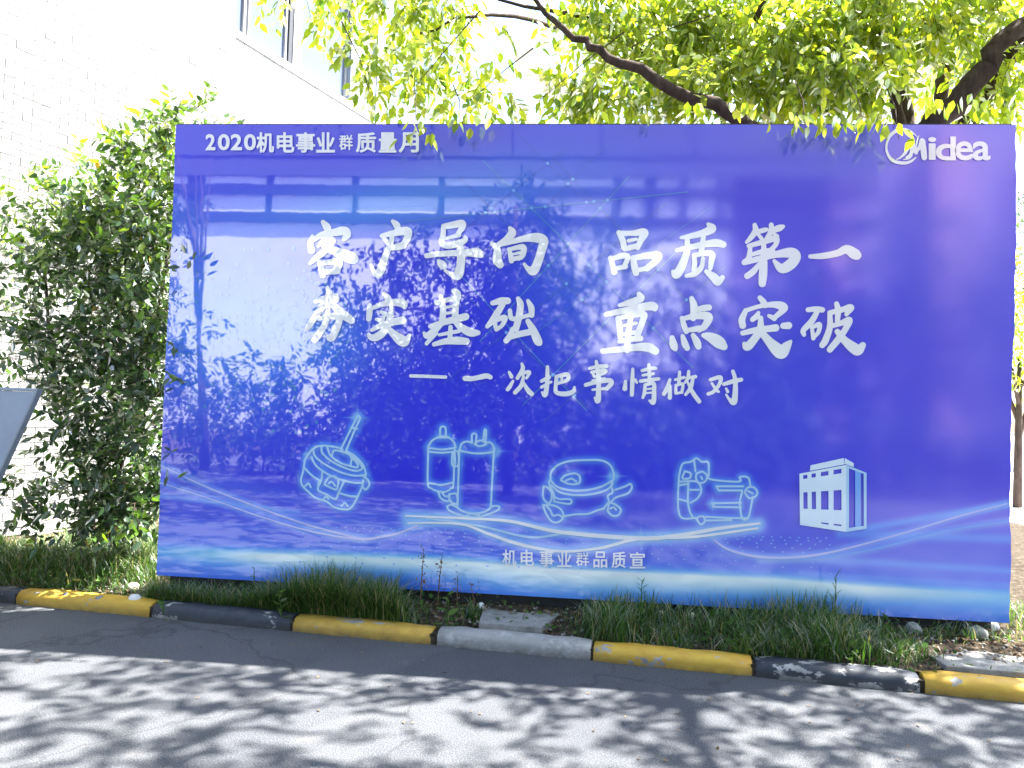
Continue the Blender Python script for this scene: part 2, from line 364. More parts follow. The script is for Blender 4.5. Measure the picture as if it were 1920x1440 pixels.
for i, (s0, s1, o1, z0, z1) in enumerate(bricks):
    if i in solo:
        if base_me is None:
            base_me = bpy.data.meshes.new('brick')
            L, H = (PW-JT)/2, (PH-JT)/2
            base_me.from_pydata([(x*L, -0.02+0.02*y, z*H) for (x, y, z) in ((-1,0,-1),(1,0,-1),(1,1,-1),(-1,1,-1),(-1,0,1),(1,0,1),(1,1,1),(-1,1,1))], [], BF)
            base_me.update(); base_me.materials.append(M['brick'])
        o = bpy.data.objects.new('brick', base_me); COL.objects.link(o); o.parent = bld
        o.matrix_parent_inverse = Matrix.Translation((-bld.location[0], -bld.location[1], -bld.location[2]))
        o.matrix_basis = BM @ Matrix.Translation(((s0+s1)/2, o1, (z0+z1)/2)) @ Euler((random.gauss(0, .004), random.gauss(0, .004), random.gauss(0, .006))).to_matrix().to_4x4()
    else: mb.add(bx(s0, s1, o1, z0, z1), BF)
mb.build('brick', M['brick'], bld, kind='stuff')
# sill and windows
mb = MB(); mb.box(2.07, 5.25, -0.30, -0.025, 5.552, 5.64, BM); mb.build('window_sill', M['render'], bld)
def window(s0, s1):
    mb = MB()
    for (a0, a1, c0, c1) in ((s0, s0+0.035, 5.64, 8.6), (s1-0.035, s1, 5.64, 8.6), (s0+0.035, s1-0.035, 5.64, 5.68), (s0+0.035, s1-0.035, 8.56, 8.6)):
        mb.box(a0, a1, -0.18, -0.12, c0, c1, BM)
    fr = mb.build('window', M['grey_metal'], bld)
    mb = MB(); mb.box(s0+0.035, s1-0.035, -0.158, -0.150, 5.68, 8.56, BM); mb.build('pane', M['glass'], fr)
for a0, a1 in ((2.07, 2.33), (2.37, 3.06), (3.30, 4.33)): window(a0, a1)
mb = MB(); mb.box(3.07, 3.14, -0.30, -0.10, 5.64, 8.6, BM); mb.build('mullion', M['dark_metal'], bld)
mb = MB(); mb.box(3.145, 3.29, -0.24, -0.09, 5.64, 8.6, BM); mb.build('mullion', M['grey_metal'], bld)
mb = MB(); mb.box(4.34, 4.97, -0.40, -0.06, 5.64, 8.6, BM); mb.build('column', M['column'], bld)
mb = MB(); mb.box(4.98, 5.25, -0.40, -0.04, 5.64, 8.6, BM); mb.build('pillar', M['render'], bld)
mb = MB(); mb.box(-3.2, 5.3, -3.0, -0.42, -0.02, 9.0, BM); mb.box(2.06, 5.25, -0.41, -0.0, 8.62, 9.0, BM); mb.build('rear_wall', M['render'], bld)

# ------------------------------------------------------------------ pale building behind the board
pb = empty('stair_building', (0.6, 13.5, 0), label='pale building with sloping cream stair beams behind the hanging branches', cat='building')
mb = MB(); mb.box(-3.2, 0.42, 14.2, 20, -0.02, 6.3); mb.build('wall', M['render'], pb)
def beam(p, q, w, d, name, mt):
    p = Vector(p); q = Vector(q); D = (q-p).normalized(); S = Vector((0, 1, 0)); U = S.cross(D).normalized()
    V = []
    for c in (p, q):
        for (a, b_) in ((-1, -1), (1, -1), (1, 1), (-1, 1)): V.append(c+U*(w/2*a)+S*(d/2*b_))
    mb = MB(); mb.add(V, [[0, 1, 2, 3], [4, 7, 6, 5], [0, 4, 5, 1], [1, 5, 6, 2], [2, 6, 7, 3], [3, 7, 4, 0]]); mb.build(name, mt, pb)
beam((-1.65, 13.6, 10.1), (0.35, 13.6, 8.0), 0.42, 0.5, 'stair_beam', M['cream'])
beam((-1.75, 13.1, 8.6), (0.0, 13.1, 6.75), 0.13, 0.3, 'stair_rail', M['cream'])
mb = MB(); mb.box(0.05, 0.5, 13.3, 13.9, -0.02, 7.85); mb.build('pillar', M['concrete'], pb)
# ground-level building far to the right behind the board
rb = empty('low_wall', (6, 16, 0), label='low pale garden wall beyond the right edge of the board', cat='wall')
mb = MB(); mb.box(4.5, 24, 15.8, 16.1, -0.02, 1.0); mb.build('wall', M['render'], rb)
mb = MB(); mb.box(4.45, 24, 15.75, 16.15, 1.0, 1.08); mb.build('coping', M['concrete'], rb)

# ------------------------------------------------------------------ opposite side of the road (seen mirrored in the board)
P2 = Vector((1, 0, 0)); N2 = Vector((0, 1, 0)); O2 = Vector((0, -22, 0))
FM = Matrix(((P2.x, N2.x, 0, O2.x), (P2.y, N2.y, 0, O2.y), (0, 0, 1, 0), (0, 0, 0, 1)))
ob = empty('tiled_building', O2[:], label='white tiled building across the road with a grey fascia', cat='building')
mb = MB(); mb.box(-19, 5.0, -6, 0, -0.02, 9.6, FM); mb.build('wall', M['facade'], ob)
for i in range(9):
    mb = MB(); mb.box(-18.6+i*3.2+0.03, -18.6+(i+1)*3.2-0.03, 0.10, 0.16, 10.2, 12.6, FM); mb.build('fascia_panel', M['fascia'], ob)
mb = MB(); mb.box(-19, 10.2, 0.0, 0.12, 9.47, 10.12, FM); mb.box(-19, 10.2, -6, 0.09, 10.125, 12.5, FM); mb.build('roof', M['fascia'], ob)
mb = MB(); mb.box(-19, 10.2, 0.05, 0.16, 8.78, 9.14, FM); mb.build('beam', M['dark_metal'], ob)
mb = MB(); mb.box(-19, 10.2, 0.05, 0.16, 7.76, 8.12, FM); mb.build('beam', M['dark_metal'], ob)
for s, w in ((-14.4, .3), (-11.5, .1), (-8.32, .09), (-5.1, .12), (-1.9, .1), (1.19, .12), (2.35, .16), (3.46, .1), (4.75, .1)):
    mb = MB(); mb.box(s-w, s+w, 0.0, 0.048, 7.7, 9.5, FM); mb.build('post', M['dark_metal'], ob)
pk = empty('pink_building', (12, -20, 0), label='dusty pink building with piers across the road', cat='building')
mb = MB(); mb.box(5.05, 26, -32, -22.6, -0.02, 12); mb.build('wall', M['grey_wall'], pk)
for i in range(7):
    mb = MB(); x = 8.4+i*3.6; mb.box(x, x+0.95, -22.59, -22.0, -0.02, 11.5); mb.build('pier', M['pink_wall'], pk)

# ------------------------------------------------------------------ the printed board
BW0, BW1, BZ0, BZ1 = -2.664, 2.668, 0.207, 3.207
board = empty('billboard', (0, 0.05, 0.07), label='large glossy blue printed board with white calligraphy standing on the verge', cat='billboard')
def px2b(px, py):
    """photo print coordinates -> point on the board plane (traced flat print)"""
    px = np.asarray(px, float); py = np.asarray(py, float)
    d = FW+((px-960)/FPX)[..., None]*RT-((py-720)/FPX)[..., None]*UP
    t_ = (0-CAM[1])/d[..., 1]; P = CAM+t_[..., None]*d
    return P[..., 0], P[..., 2]
def b2px(x, z):
    d = np.stack([x-CAM[0], np.full_like(x, -CAM[1]), z-CAM[2]], -1); q = d @ FW
    return 960+FPX*(d @ RT)/q, 720-FPX*(d @ UP)/q
def catmull(P, n=6):
    P = np.asarray(P, float)
    if len(P) < 3: return P
    Q = np.vstack([2*P[0]-P[1], P, 2*P[-1]-P[-2]]); out = []
    for i in range(1, len(Q)-2):
        for u in np.linspace(0, 1, n, endpoint=False):
            out.append(0.5*((2*Q[i])+(-Q[i-1]+Q[i+1])*u+(2*Q[i-1]-5*Q[i]+4*Q[i+1]-Q[i+2])*u*u+(-Q[i-1]+3*Q[i]-3*Q[i+1]+Q[i+2])*u**3))
    out.append(P[-1]); return np.array(out)
def seg_field(GX, GY, S, best=None):
    """signed distance to a variable width stroke, S: Nx3 (x, y, radius)"""
    if best is None: best = np.full(GX.shape, 1e9)
    for (x0, y0, r0), (x1, y1, r1) in zip(S[:-1], S[1:]):
        dx, dy = x1-x0, y1-y0; L = dx*dx+dy*dy+1e-9
        u = np.clip(((GX-x0)*dx+(GY-y0)*dy)/L, 0, 1)
        np.minimum(best, np.hypot(GX-x0-u*dx, GY-y0-u*dy)-(r0+(r1-r0)*u), out=best)
    return best
def fill_field(Fd, xs, ys):
    """polygons of the region Fd < 0"""
    verts = []; vid = {}; faces = []
    def vert(key, x, y):
        if key in vid: return vid[key]
        vid[key] = len(verts); verts.append((x, y)); return vid[key]
    H_, W_ = Fd.shape; ins = Fd < 0
    full = ins[:-1, :-1] & ins[1:, :-1] & ins[:-1, 1:] & ins[1:, 1:]
    anyc = ins[:-1, :-1] | ins[1:, :-1] | ins[:-1, 1:] | ins[1:, 1:]
    for j in range(H_-1):
        i = 0; row = np.nonzero(anyc[j])[0]
        if len(row) == 0: continue
        k = 0
        while k < len(row):
            i = row[k]
            if full[j, i]:
                e = i
                while e+1 < W_-1 and full[j, e+1]: e += 1
                faces.append([vert((j, i), xs[i], ys[j]), vert((j, e+1), xs[e+1], ys[j]), vert((j+1, e+1), xs[e+1], ys[j+1]), vert((j+1, i), xs[i], ys[j+1])])
                k += e-i+1; continue
            cs = [(j, i), (j, i+1), (j+1, i+1), (j+1, i)]; poly = []
            for q in range(4):
                a, b_ = cs[q], cs[(q+1) % 4]; fa, fb = Fd[a], Fd[b_]
                if fa < 0: poly.append(vert(a, xs[a[1]], ys[a[0]]))
                if (fa < 0) != (fb < 0):
                    u = fa/(fa-fb); key = ('e',)+tuple(sorted((a, b_)))
                    poly.append(vert(key, xs[a[1]]+(xs[b_[1]]-xs[a[1]])*u, ys[a[0]]+(ys[b_[0]]-ys[a[0]])*u))
            if len(set(poly)) >= 3: faces.append(poly)
            k += 1
    return verts, faces
def print_shape(name, strokes, mt, layer, step=1.0, org=(0, 0), sc=1.0, grow=0.0, smooth=True, minus=None, polys=None, parent=board, label=None):
    S = []
    for s in strokes:
        a = np.array([(p[0], p[1], p[2] if len(p) > 2 else 10) for p in s], float)
        a[:, 0] = org[0]+a[:, 0]/sc; a[:, 1] = org[1]+a[:, 1]/sc; a[:, 2] = a[:, 2]/sc+grow
        S.append(catmull(a) if smooth else a)
    A = np.vstack(S); pad = A[:, 2].max()+2*step
    xs = np.arange(A[:, 0].min()-pad, A[:, 0].max()+pad, step); ys = np.arange(A[:, 1].min()-pad, A[:, 1].max()+pad, step)
    GX, GY = np.meshgrid(xs, ys); Fd = None
    for s in S: Fd = seg_field(GX, GY, s, Fd)
    if minus:
        for s in minus:
            a = np.array(s, float); a[:, 0] = org[0]+a[:, 0]/sc; a[:, 1] = org[1]+a[:, 1]/sc; a[:, 2] /= sc
            Fd = np.maximum(Fd, -seg_field(GX, GY, a))
    vs, fs = fill_field(Fd, xs, ys)
    vs = np.array(vs); X_, Z_ = px2b(vs[:, 0], vs[:, 1])
    me = mesh_np(name, np.stack([X_, np.full_like(X_, -0.0015*layer), Z_], -1), fs)
    o = link(name, me, mt, parent)
    if label: o['label'] = label
    return o, S

# ---- stroke data, traced in two enlarged crops (origin, scale 3.5556)
C1 = ((540, 380), 3.5556); C2 = ((1080, 380), 3.5556)
def P_(s):
    out = []
    for st in s.split(';'):
        st = st.strip()
        if st: out.append([tuple(float(v) for v in p.split(',')) for p in st.split()])
    return out
CH = [
 (C1, '235,130,12 262,165,22 275,200,14; 165,225,10 150,270,18 160,320,22; 165,255,12 230,215,18 310,200,22 375,190,28 395,215,24 375,245,12; 265,215,12 235,255,14 205,290,10; 240,265,12 290,245,16 300,265,16 250,320,20 190,370,18 150,405,10; 240,290,16 300,320,24 380,350,36 430,372,36 452,385,14; 212,400,14 225,450,18 235,490,16; 220,408,12 300,395,18 340,400,26 325,455,20; 230,468,14 290,460,18 330,455,20'),
 (C1, '700,125,10 725,150,20 735,180,16; 625,222,10 700,205,18 780,190,26 805,205,22 785,260,20 745,300,14; 640,235,12 665,270,12; 665,310,10 720,298,18 770,285,22; 695,215,12 690,260,15 665,320,18 640,390,22 620,450,26 600,480,20 572,455,13 555,415,7'),
 (C1, '1040,160,16 1100,150,20 1160,140,22 1160,170,18 1130,215,12; 1055,240,8 1100,228,10 1140,218,12; 1038,165,14 1035,220,15 1025,265,18 1060,288,18 1130,275,20 1180,252,16 1182,228,8; 925,355,14 990,345,16 1100,338,18 1200,335,22 1260,335,30 1290,352,14; 1150,290,16 1155,360,24 1150,430,26 1135,480,30 1110,490,18 1050,455,8; 1005,390,10 1030,415,24 1045,430,14'),
 (C1, '1480,170,10 1495,205,24 1450,250,18 1400,275,8; 1358,270,10 1395,310,20 1395,380,28 1415,415,22; 1400,285,12 1480,265,14 1580,240,20 1660,235,30 1705,255,28 1690,320,26 1665,400,26 1635,455,28 1600,440,14 1575,410,8; 1475,310,10 1485,355,14 1490,390,14; 1480,312,10 1530,300,14 1570,300,18 1565,350,16 1540,375,10; 1495,378,12 1555,365,14; 1500,345,6 1545,335,8'),
 (C1, '265,570,12 275,610,20 240,680,22 190,750,20 150,810,18 125,850,10; 185,660,12 250,640,20 310,635,28 325,650,16; 275,655,16 320,700,22 370,745,28 425,785,22; 205,775,10 270,758,16 330,760,22 345,780,20 320,850,22 290,905,20 262,890,8; 270,700,12 260,780,18 220,860,20 180,915,20'),
 (C1, '640,605,10 665,635,20 672,660,14; 545,685,12 545,730,18 540,775,16; 560,705,10 640,675,16 720,665,22 770,675,24 780,700,10; 622,728,8 652,745,14; 590,778,8 625,787,12 640,768,8; 560,850,10 620,820,16 700,797,20 765,785,24; 690,700,10 682,770,20 655,840,22 605,890,24 560,900,18 540,880,10; 670,840,14 710,880,24 760,920,34 785,925,24 810,885,10'),
 (C1, '990,670,12 1060,650,14 1140,632,14; 1020,625,12 1035,700,18 1030,790,18; 1105,590,14 1130,610,22 1120,680,18 1115,770,20; 1035,702,7 1115,688,7; 1040,742,7 1115,728,7; 950,825,12 1040,798,18 1120,777,20 1185,760,22; 1030,800,14 980,850,20 930,888,18 908,868,7; 1115,795,14 1160,835,22 1220,865,26 1268,868,14; 1085,830,12 1080,920,14; 1010,882,8 1080,868,10 1140,857,10; 975,945,12 1050,925,18 1130,920,24 1190,925,20; 990,870,10 950,912,12 925,940,10'),
 (C1, '1365,670,14 1420,655,20 1465,655,20; 1440,665,16 1400,730,20 1360,790,18 1330,825,12; 1375,790,10 1390,845,12; 1380,790,10 1430,768,16 1450,772,14 1430,815,12 1400,842,10; 1535,640,12 1550,680,20 1540,760,20 1520,840,20; 1480,720,12 1490,770,14 1540,775,12; 1600,655,10 1622,700,18 1625,750,16; 1540,770,12 1625,745,10; 1500,840,12 1480,890,18 1455,920,16; 1600,790,14 1635,850,22 1665,920,26 1680,940,12; 1460,908,10 1540,878,18 1620,862,18'),
 (C2, '285,200,14 310,250,18 320,300,16; 290,205,14 380,205,16 455,200,24 430,255,18 410,300,14; 325,310,14 400,292,16; 350,255,10 400,245,8; 230,370,14 245,420,16 255,465,18; 240,375,12 310,355,18 345,362,14 325,420,14; 260,440,12 330,428,14; 380,370,16 390,430,20 400,470,18; 390,370,16 470,355,20 545,355,26 520,400,20 470,440,18; 400,452,12 470,440,14'),
 (C2, '880,145,10 905,175,26 840,205,20 760,225,16 700,235,8; 740,240,14 740,320,18 710,410,24 670,480,26 645,460,10; 670,320,10 750,300,16 850,280,18 930,270,24 980,280,20; 850,215,12 840,290,16 830,340,14; 785,352,12 790,400,14 785,450,14; 790,352,12 860,338,16 905,347,20 900,400,16 895,440,12; 845,372,10 835,430,14 790,475,16 735,490,10; 868,460,12 920,500,26 945,530,22 975,500,14'),
 (C2, '1190,150,12 1195,190,18 1160,240,14 1135,265,8; 1195,200,12 1250,185,14 1270,180,10; 1215,215,9 1235,240,11; 1300,150,14 1300,190,16 1270,240,12; 1300,190,12 1350,172,20 1380,160,10; 1320,210,8 1340,225,11; 1150,290,12 1250,262,16 1330,240,18 1330,280,14 1300,312,12; 1155,352,10 1240,327,14 1310,318,14; 1160,300,12 1150,370,16 1120,400,16; 1120,402,14 1220,374,18 1330,347,20 1430,335,32 1465,360,30 1430,410,34 1370,440,28 1320,390,10; 1250,290,14 1250,400,22 1245,480,26 1240,540,22; 1220,412,12 1180,460,18 1140,490,18'),
 (C2, '1560,360,12 1640,357,18 1740,338,20 1800,312,26 1850,340,34 1870,352,28'),
 (C2, '420,610,14 430,640,22 360,665,18 290,685,10; 200,745,14 300,725,18 420,700,22 510,690,26 525,710,14; 280,772,16 290,830,18 295,900,16; 280,772,12 370,752,16 450,745,20 440,800,18 410,880,18; 310,822,7 400,804,9; 300,882,10 400,864,12; 370,660,16 365,760,16 350,860,18 340,980,20; 285,928,10 360,912,16 430,905,16; 180,990,16 280,980,18 400,965,22 480,965,28 530,990,22'),
 (C2, '770,640,14 785,690,22 780,770,18; 780,722,10 840,705,18 885,700,18; 705,770,12 720,820,16 735,860,14; 710,775,12 790,757,18 880,760,26 860,820,20 820,850,14; 735,852,12 820,840,18; 640,900,14 650,950,24 660,975,14; 710,890,12 725,940,20 740,970,16; 780,885,14 805,930,22 815,960,18; 850,885,14 900,900,30 950,930,38 985,960,22'),
 (C2, '1225,635,14 1250,665,18 1260,690,12; 1130,720,14 1105,780,20 1110,820,20; 1130,720,12 1220,692,12 1310,680,18 1370,690,26 1385,710,20 1330,760,14; 1215,735,10 1200,760,16 1175,780,14; 1285,755,10 1320,772,16; 1110,870,14 1200,850,18 1290,840,20 1330,835,22; 1230,770,14 1225,850,22 1180,920,24 1140,960,26 1120,940,10; 1230,860,18 1290,930,28 1340,980,40 1370,1000,38 1400,960,28 1430,925,8; 1380,822,18 1415,820,22'),
 (C2, '1545,715,14 1600,710,16 1640,715,16; 1610,720,14 1570,790,18 1515,850,16 1518,880,12; 1570,832,10 1580,905,12; 1575,832,10 1620,812,14 1615,860,12 1590,892,10; 1690,735,14 1770,715,16 1830,700,20 1800,745,12; 1690,735,14 1690,830,18 1660,920,20 1640,950,18; 1735,675,14 1745,720,18 1740,790,14; 1710,822,12 1770,802,16 1820,785,20 1790,850,18 1740,920,20 1690,980,18; 1740,860,16 1790,920,24 1850,970,34 1880,985,30 1910,950,18'),
]
CS = [
 (C1, '820,1155,11 930,1158,11 1052,1163,11'),
 (C1, '1182,1172,16 1240,1172,15 1320,1155,16 1350,1164,14'),
 (C1, '1475,1130,8 1490,1160,12; 1500,1190,8 1480,1225,12 1465,1245,12; 1560,1075,8 1565,1110,13 1530,1170,11; 1540,1152,8 1590,1130,11 1610,1135,11 1590,1170,7; 1570,1160,9 1555,1220,13 1515,1265,13; 1570,1200,8 1600,1250,14 1625,1275,14'),
 (C1, '1690,1190,10 1740,1165,12; 1730,1095,10 1728,1200,13 1715,1280,15 1695,1265,7; 1690,1230,9 1755,1195,7; 1790,1160,11 1860,1145,13 1865,1180,11 1800,1205,9; 1790,1160,11 1785,1220,11 1790,1265,13 1850,1275,15 1900,1260,13 1910,1230,7; 1825,1157,7 1825,1195,7'),
 (C2, '90,1105,9 150,1092,11 205,1090,11; 135,1060,10 150,1150,13 150,1250,15 145,1320,17 125,1300,6; 105,1130,9 180,1117,11 195,1130,10 130,1160,8; 110,1130,7 120,1160,7; 65,1215,12 140,1195,13 220,1185,15 235,1205,15 205,1240,12; 110,1185,6 190,1172,8; 110,1247,6 190,1240,8'),
 (C2, '330,1190,8 325,1240,15; 378,1110,9 375,1200,13 372,1280,12; 395,1180,7 405,1200,7; 440,1120,9 500,1105,11 530,1105,9; 485,1080,9 490,1180,11; 445,1150,7 515,1140,9; 430,1190,10 490,1182,10 550,1175,10; 460,1215,9 455,1270,11 445,1300,8; 460,1215,9 515,1205,12 520,1260,13 515,1330,15 490,1320,7; 465,1245,5 510,1238,5; 465,1270,5 510,1265,5'),
 (C2, '625,1180,9 605,1240,13 585,1275,12; 625,1220,9 625,1300,13; 690,1130,9 685,1200,11; 660,1180,7 720,1165,9; 665,1215,7 665,1270,9; 665,1220,7 710,1210,9 705,1265,9; 670,1272,7 705,1264,7; 750,1125,9 745,1170,11 725,1200,7; 740,1170,7 795,1160,11; 780,1165,9 765,1230,12 730,1280,9; 745,1200,7 780,1270,13 820,1325,13'),
 (C2, '895,1180,10 960,1165,13 955,1210,11 915,1260,11 880,1275,10; 905,1205,7 935,1250,9 950,1260,7; 985,1210,11 1050,1190,14 1100,1180,12; 1045,1125,11 1060,1180,13 1060,1270,17 1050,1330,19 1020,1310,9 1000,1280,6; 1000,1240,7 1010,1260,9'),
]
PR = {}
PR['face'] = print_mat('laminated_print')
K = 1.0
PR['white'] = print_mat('white_print', (0.90, 0.88, 0.91))
PR['glow_white'] = print_mat('glow_white_print', (0.82, 0.84, 0.87))
PR['line'] = print_mat('pale_blue_print', tuple(np.minimum(lin((178, 216, 255))*1.0, .92)))
PR['line_dim'] = print_mat('sky_blue_print', tuple(lin((110, 168, 248))*1.0))
PR['grid'] = print_mat('teal_blue_print', tuple(lin((70, 140, 222))*0.9))
PR['grid_dim'] = print_mat('faint_blue_print', tuple(lin((64, 96, 212))*0.9))
PR['violet'] = print_mat('pale_violet_print', tuple(lin((200, 200, 252))*0.95))
for (cr_, s) in CH: print_shape('slogan_character', P_(s), PR['white'], 4, 1.0, cr_[0], cr_[1], grow=0.7)
for i, (cr_, s) in enumerate(CS): print_shape('motto_dash' if i == 0 else 'motto_character', P_(s), PR['white'], 4, 0.8, cr_[0], cr_[1], grow=0.0 if i == 0 else 0.4)

# ---- outline drawings of the machines
def poly_strokes(s, r):
    return [[(float(p.split(',')[0]), float(p.split(',')[1]), r) for p in st.split()] for st in s.split(';') if st.strip()]
D3 = ((540, 760), 4.571); D4 = ((980, 800), 4.571); D5 = ((1240, 800), 4.571)
drawings = [
 ('motor_drawing', D3, '150,460 215,375 290,345 400,355 470,375; 510,395 570,430 640,500 670,580 665,610; 220,380 240,440 330,510 450,570 560,600 640,600 670,590; 290,350 300,410 380,480 480,530 580,560 640,540 610,490 560,430; 340,360 370,430 450,490 540,520 600,530 590,490 540,440; 205,440 240,510 330,580 440,630 560,660 640,665; 460,370 560,170 600,95 620,115 580,200 500,390; 545,190 595,200; 460,370 480,400 510,395; 380,430 410,385 540,430 540,510; 150,460 135,560 115,640 130,690 180,740 240,790 330,820 400,870 480,890 530,885 570,840 610,760 640,690 650,640; 150,540 210,600 270,640; 150,690 180,670 200,700; 300,560 290,640 260,720 330,760 410,800 440,740 485,650; 270,640 260,720; 320,670 350,620 400,605 435,640 430,690 410,720 320,680; 350,670 380,655 410,690; 440,750 530,775 595,780; 310,800 330,780 350,800; 465,860 490,835 515,860; 640,600 690,640 700,680 670,720 645,700'),
 ('tank_drawing', D3, '1305,260 1310,190 1350,190 1355,260; 1290,275 1370,275; 1205,350 1240,300 1300,270 1370,270 1420,310 1440,360; 1205,350 1200,660 1230,710 1290,735 1350,740 1400,710 1420,670 1430,360; 1215,365 1320,378 1430,365; 1210,397 1320,405 1420,397; 1205,662 1310,680 1410,662; 1290,740 1310,790 1360,820 1400,815; 1320,745 1345,775 1385,780; 1385,760 1445,760 1450,840 1390,820 1385,760; 1410,400 1460,400 1460,510 1410,510 1410,400; 1435,410 1435,500; 1475,380 1490,330 1530,310 1580,320; 1690,320 1740,320 1770,370 1765,400; 1480,390 1600,410 1700,408 1770,395; 1470,380 1455,860; 1765,390 1740,860; 1580,320 1580,250 1615,250 1610,320; 1675,300 1685,215 1700,220 1695,320; 1600,330 1650,300 1700,330 1640,350 1600,330; 1365,865 1400,850 1445,870 1500,905 1600,925 1700,905 1750,865 1810,865 1800,895 1720,930 1640,955 1550,955 1450,930 1380,895 1365,865; 1540,940 1570,925 1640,940'),
 ('compressor_drawing', D4, '240,460 245,390 300,330 400,295 560,285 680,290 750,330 780,400 780,440; 240,460 300,515 420,545 560,540 680,510 760,465; 245,500 320,560 450,585 600,575 720,540 770,490; 330,450 370,415 450,400 490,430 480,485 400,490 330,460; 370,460 420,445 460,470; 230,460 230,500 265,570 270,640; 180,510 175,600 210,650 240,640 250,570 215,520 180,510; 175,670 200,740 250,810 310,815 350,770 330,710 270,675 200,670 175,670; 200,670 240,720 260,760 310,755 340,775; 270,600 320,620 400,620 420,640 400,660 320,650 280,640; 360,765 450,750 560,745 640,715 700,700; 700,690 740,650 800,670 840,710 820,755 770,760 730,720 740,660; 750,700 780,690 800,710; 780,440 760,500 770,560 730,590 740,640; 790,540 880,510 920,490 935,520 900,570 800,605 760,640'),
 ('screw_compressor_drawing', D5, '150,420 180,320 250,300 300,270 345,300 400,305 405,400 420,450 660,470 670,430 740,435 760,500; 280,290 290,380; 200,380 250,400 240,440 180,440 200,380; 300,400 350,385 390,420 370,470 320,480 295,440 300,400; 340,430 350,450; 150,420 140,620 150,740 190,785 290,780; 230,480 225,620 240,720 270,780; 150,500 220,490; 150,620 230,640; 160,470 300,470 340,540 310,610 250,650; 230,540 320,540; 470,510 700,510; 490,545 690,545; 470,510 490,545; 440,655 680,650; 440,685 680,690; 690,560 670,650 690,780 740,780 770,660 780,600; 710,560 740,520 790,520 820,560 800,600 750,610 710,560; 740,550 780,570; 380,770 560,780 740,782; 300,790 320,770 360,770 370,810 335,835 300,790; 390,802 600,800; 430,655 450,680'),
]
glow_S = []
for nm, (og, s_), st in drawings:
    o, S = print_shape(nm, poly_strokes(st, 8.5), PR['line'], 5.6, 0.9, og, s_)
    glow_S += [(s, 7.0, (105, 175, 245), 0.55) for s in S]
# cabinet drawing: pale front with dark openings
def bil(Q, u, v):
    Q = np.array(Q, float); return (Q[0]*(1-u)+Q[1]*u)*(1-v)+(Q[3]*(1-u)+Q[2]*u)*v
def poly_print(name, cells, mt, layer):
    V = []; F = []
    for c in cells:
        c = np.array([(D5[0][0]+p[0]/D5[1], D5[0][1]+p[1]/D5[1]) for p in c]); X_, Z_ = px2b(c[:, 0], c[:, 1]); o = len(V)
        V += [(a, -0.0015*layer, b_) for a, b_ in zip(X_, Z_)]; F.append(list(range(o, o+len(c)))[::-1])
    return link(name, mesh_np(name, np.array(V), F), mt, board)
FQ = [(1180, 402), (1580, 326), (1580, 900), (1185, 840)]; SQ = [(1580, 326), (1755, 395), (1755, 872), (1580, 900)]
ub = [0, .08, .17, .26, .35, .46, .62, .73, .90, 1.0]; vb = [0, .045, .115, .37, .68, .90, .925, 1.0]
cells = []
for a in range(len(ub)-1):
    for c in range(len(vb)-1):
        if a in (1, 3, 5, 7) and c in (1, 3): continue
        if a in (5, 7) and c == 5: continue
        cells.append([bil(FQ, ub[a], vb[c]), bil(FQ, ub[a+1], vb[c]), bil(FQ, ub[a+1], vb[c+1]), bil(FQ, ub[a], vb[c+1])])
cells += [[(1270, 378), (1275, 330), (1560, 268), (1566, 322)], [(1568, 268), (1645, 312), (1645, 345), (1568, 318)]]
poly_print('cabinet_drawing', cells, print_mat('cabinet_front', tuple(lin((222, 240, 255)))), 5)
cells = []
for (u0, u1, v0, v1) in [(.0, .14, 0, 1), (.86, 1, 0, 1), (.14, .86, 0, .035), (.14, .86, .945, 1)]:
    cells.append([bil(SQ, u0, v0), bil(SQ, u1, v0), bil(SQ, u1, v1), bil(SQ, u0, v1)])
poly_print('cabinet_side', cells, PR['line'], 5)
poly_print('cabinet_side', [[bil(SQ, .44, .035), bil(SQ, .72, .035), bil(SQ, .72, .945), bil(SQ, .44, .945)]], PR['line_dim'], 5)

# ---- light ribbons
rib = [
 ('glow_white', '761,967,1.4 862,971,2.2 956,977,2.8 1050,997,3.6 1200,1009,4 1275,1003,3.6 1350,990,3 1424,981,2', 4),
 ('glow_white', '765,980,1.2 862,982,2 918,1001,2.6 975,1020,3 1050,1033,2.6 1125,1027,2.6 1200,1009,3 1300,1006,2.6 1420,990,1.8', 5),
 ('line', '800,971,1.4 900,986,2 995,1007,2 1070,997,2', 3),
 ('violet', '302,872,1 377,908,1.2 448,937,1.4 554,976,1.6 630,998,2 683,1010,2.4 716,1006,2.4 748,999,2 784,985,1.5', 3),
 ('violet', '302,905,.8 393,934,1 474,963,1.2 554,988,1.4 620,1003,1.6 684,1012,1.4', 5),
 ('violet', '1338,1012,1.4 1368,1031,2 1425,1044,2.4 1500,1044,2.2 1575,1031,1.8 1687,1001,1.4 1800,967,1.2 1888,944,1', 3),
 ('line_dim', '1425,1050,1 1537,1046,1.6 1650,1026,1.6 1762,997,1.4 1888,977,1', 5),
]
for mk, s, ly in rib:
    print_shape('light_ribbon', P_(s), PR[mk], ly, 1.5)
    glow_S.append((catmull(np.array(P_(s)[0])), 11.0 if mk == 'glow_white' else 7.0, (150, 200, 250), 0.85 if mk == 'glow_white' else .45))
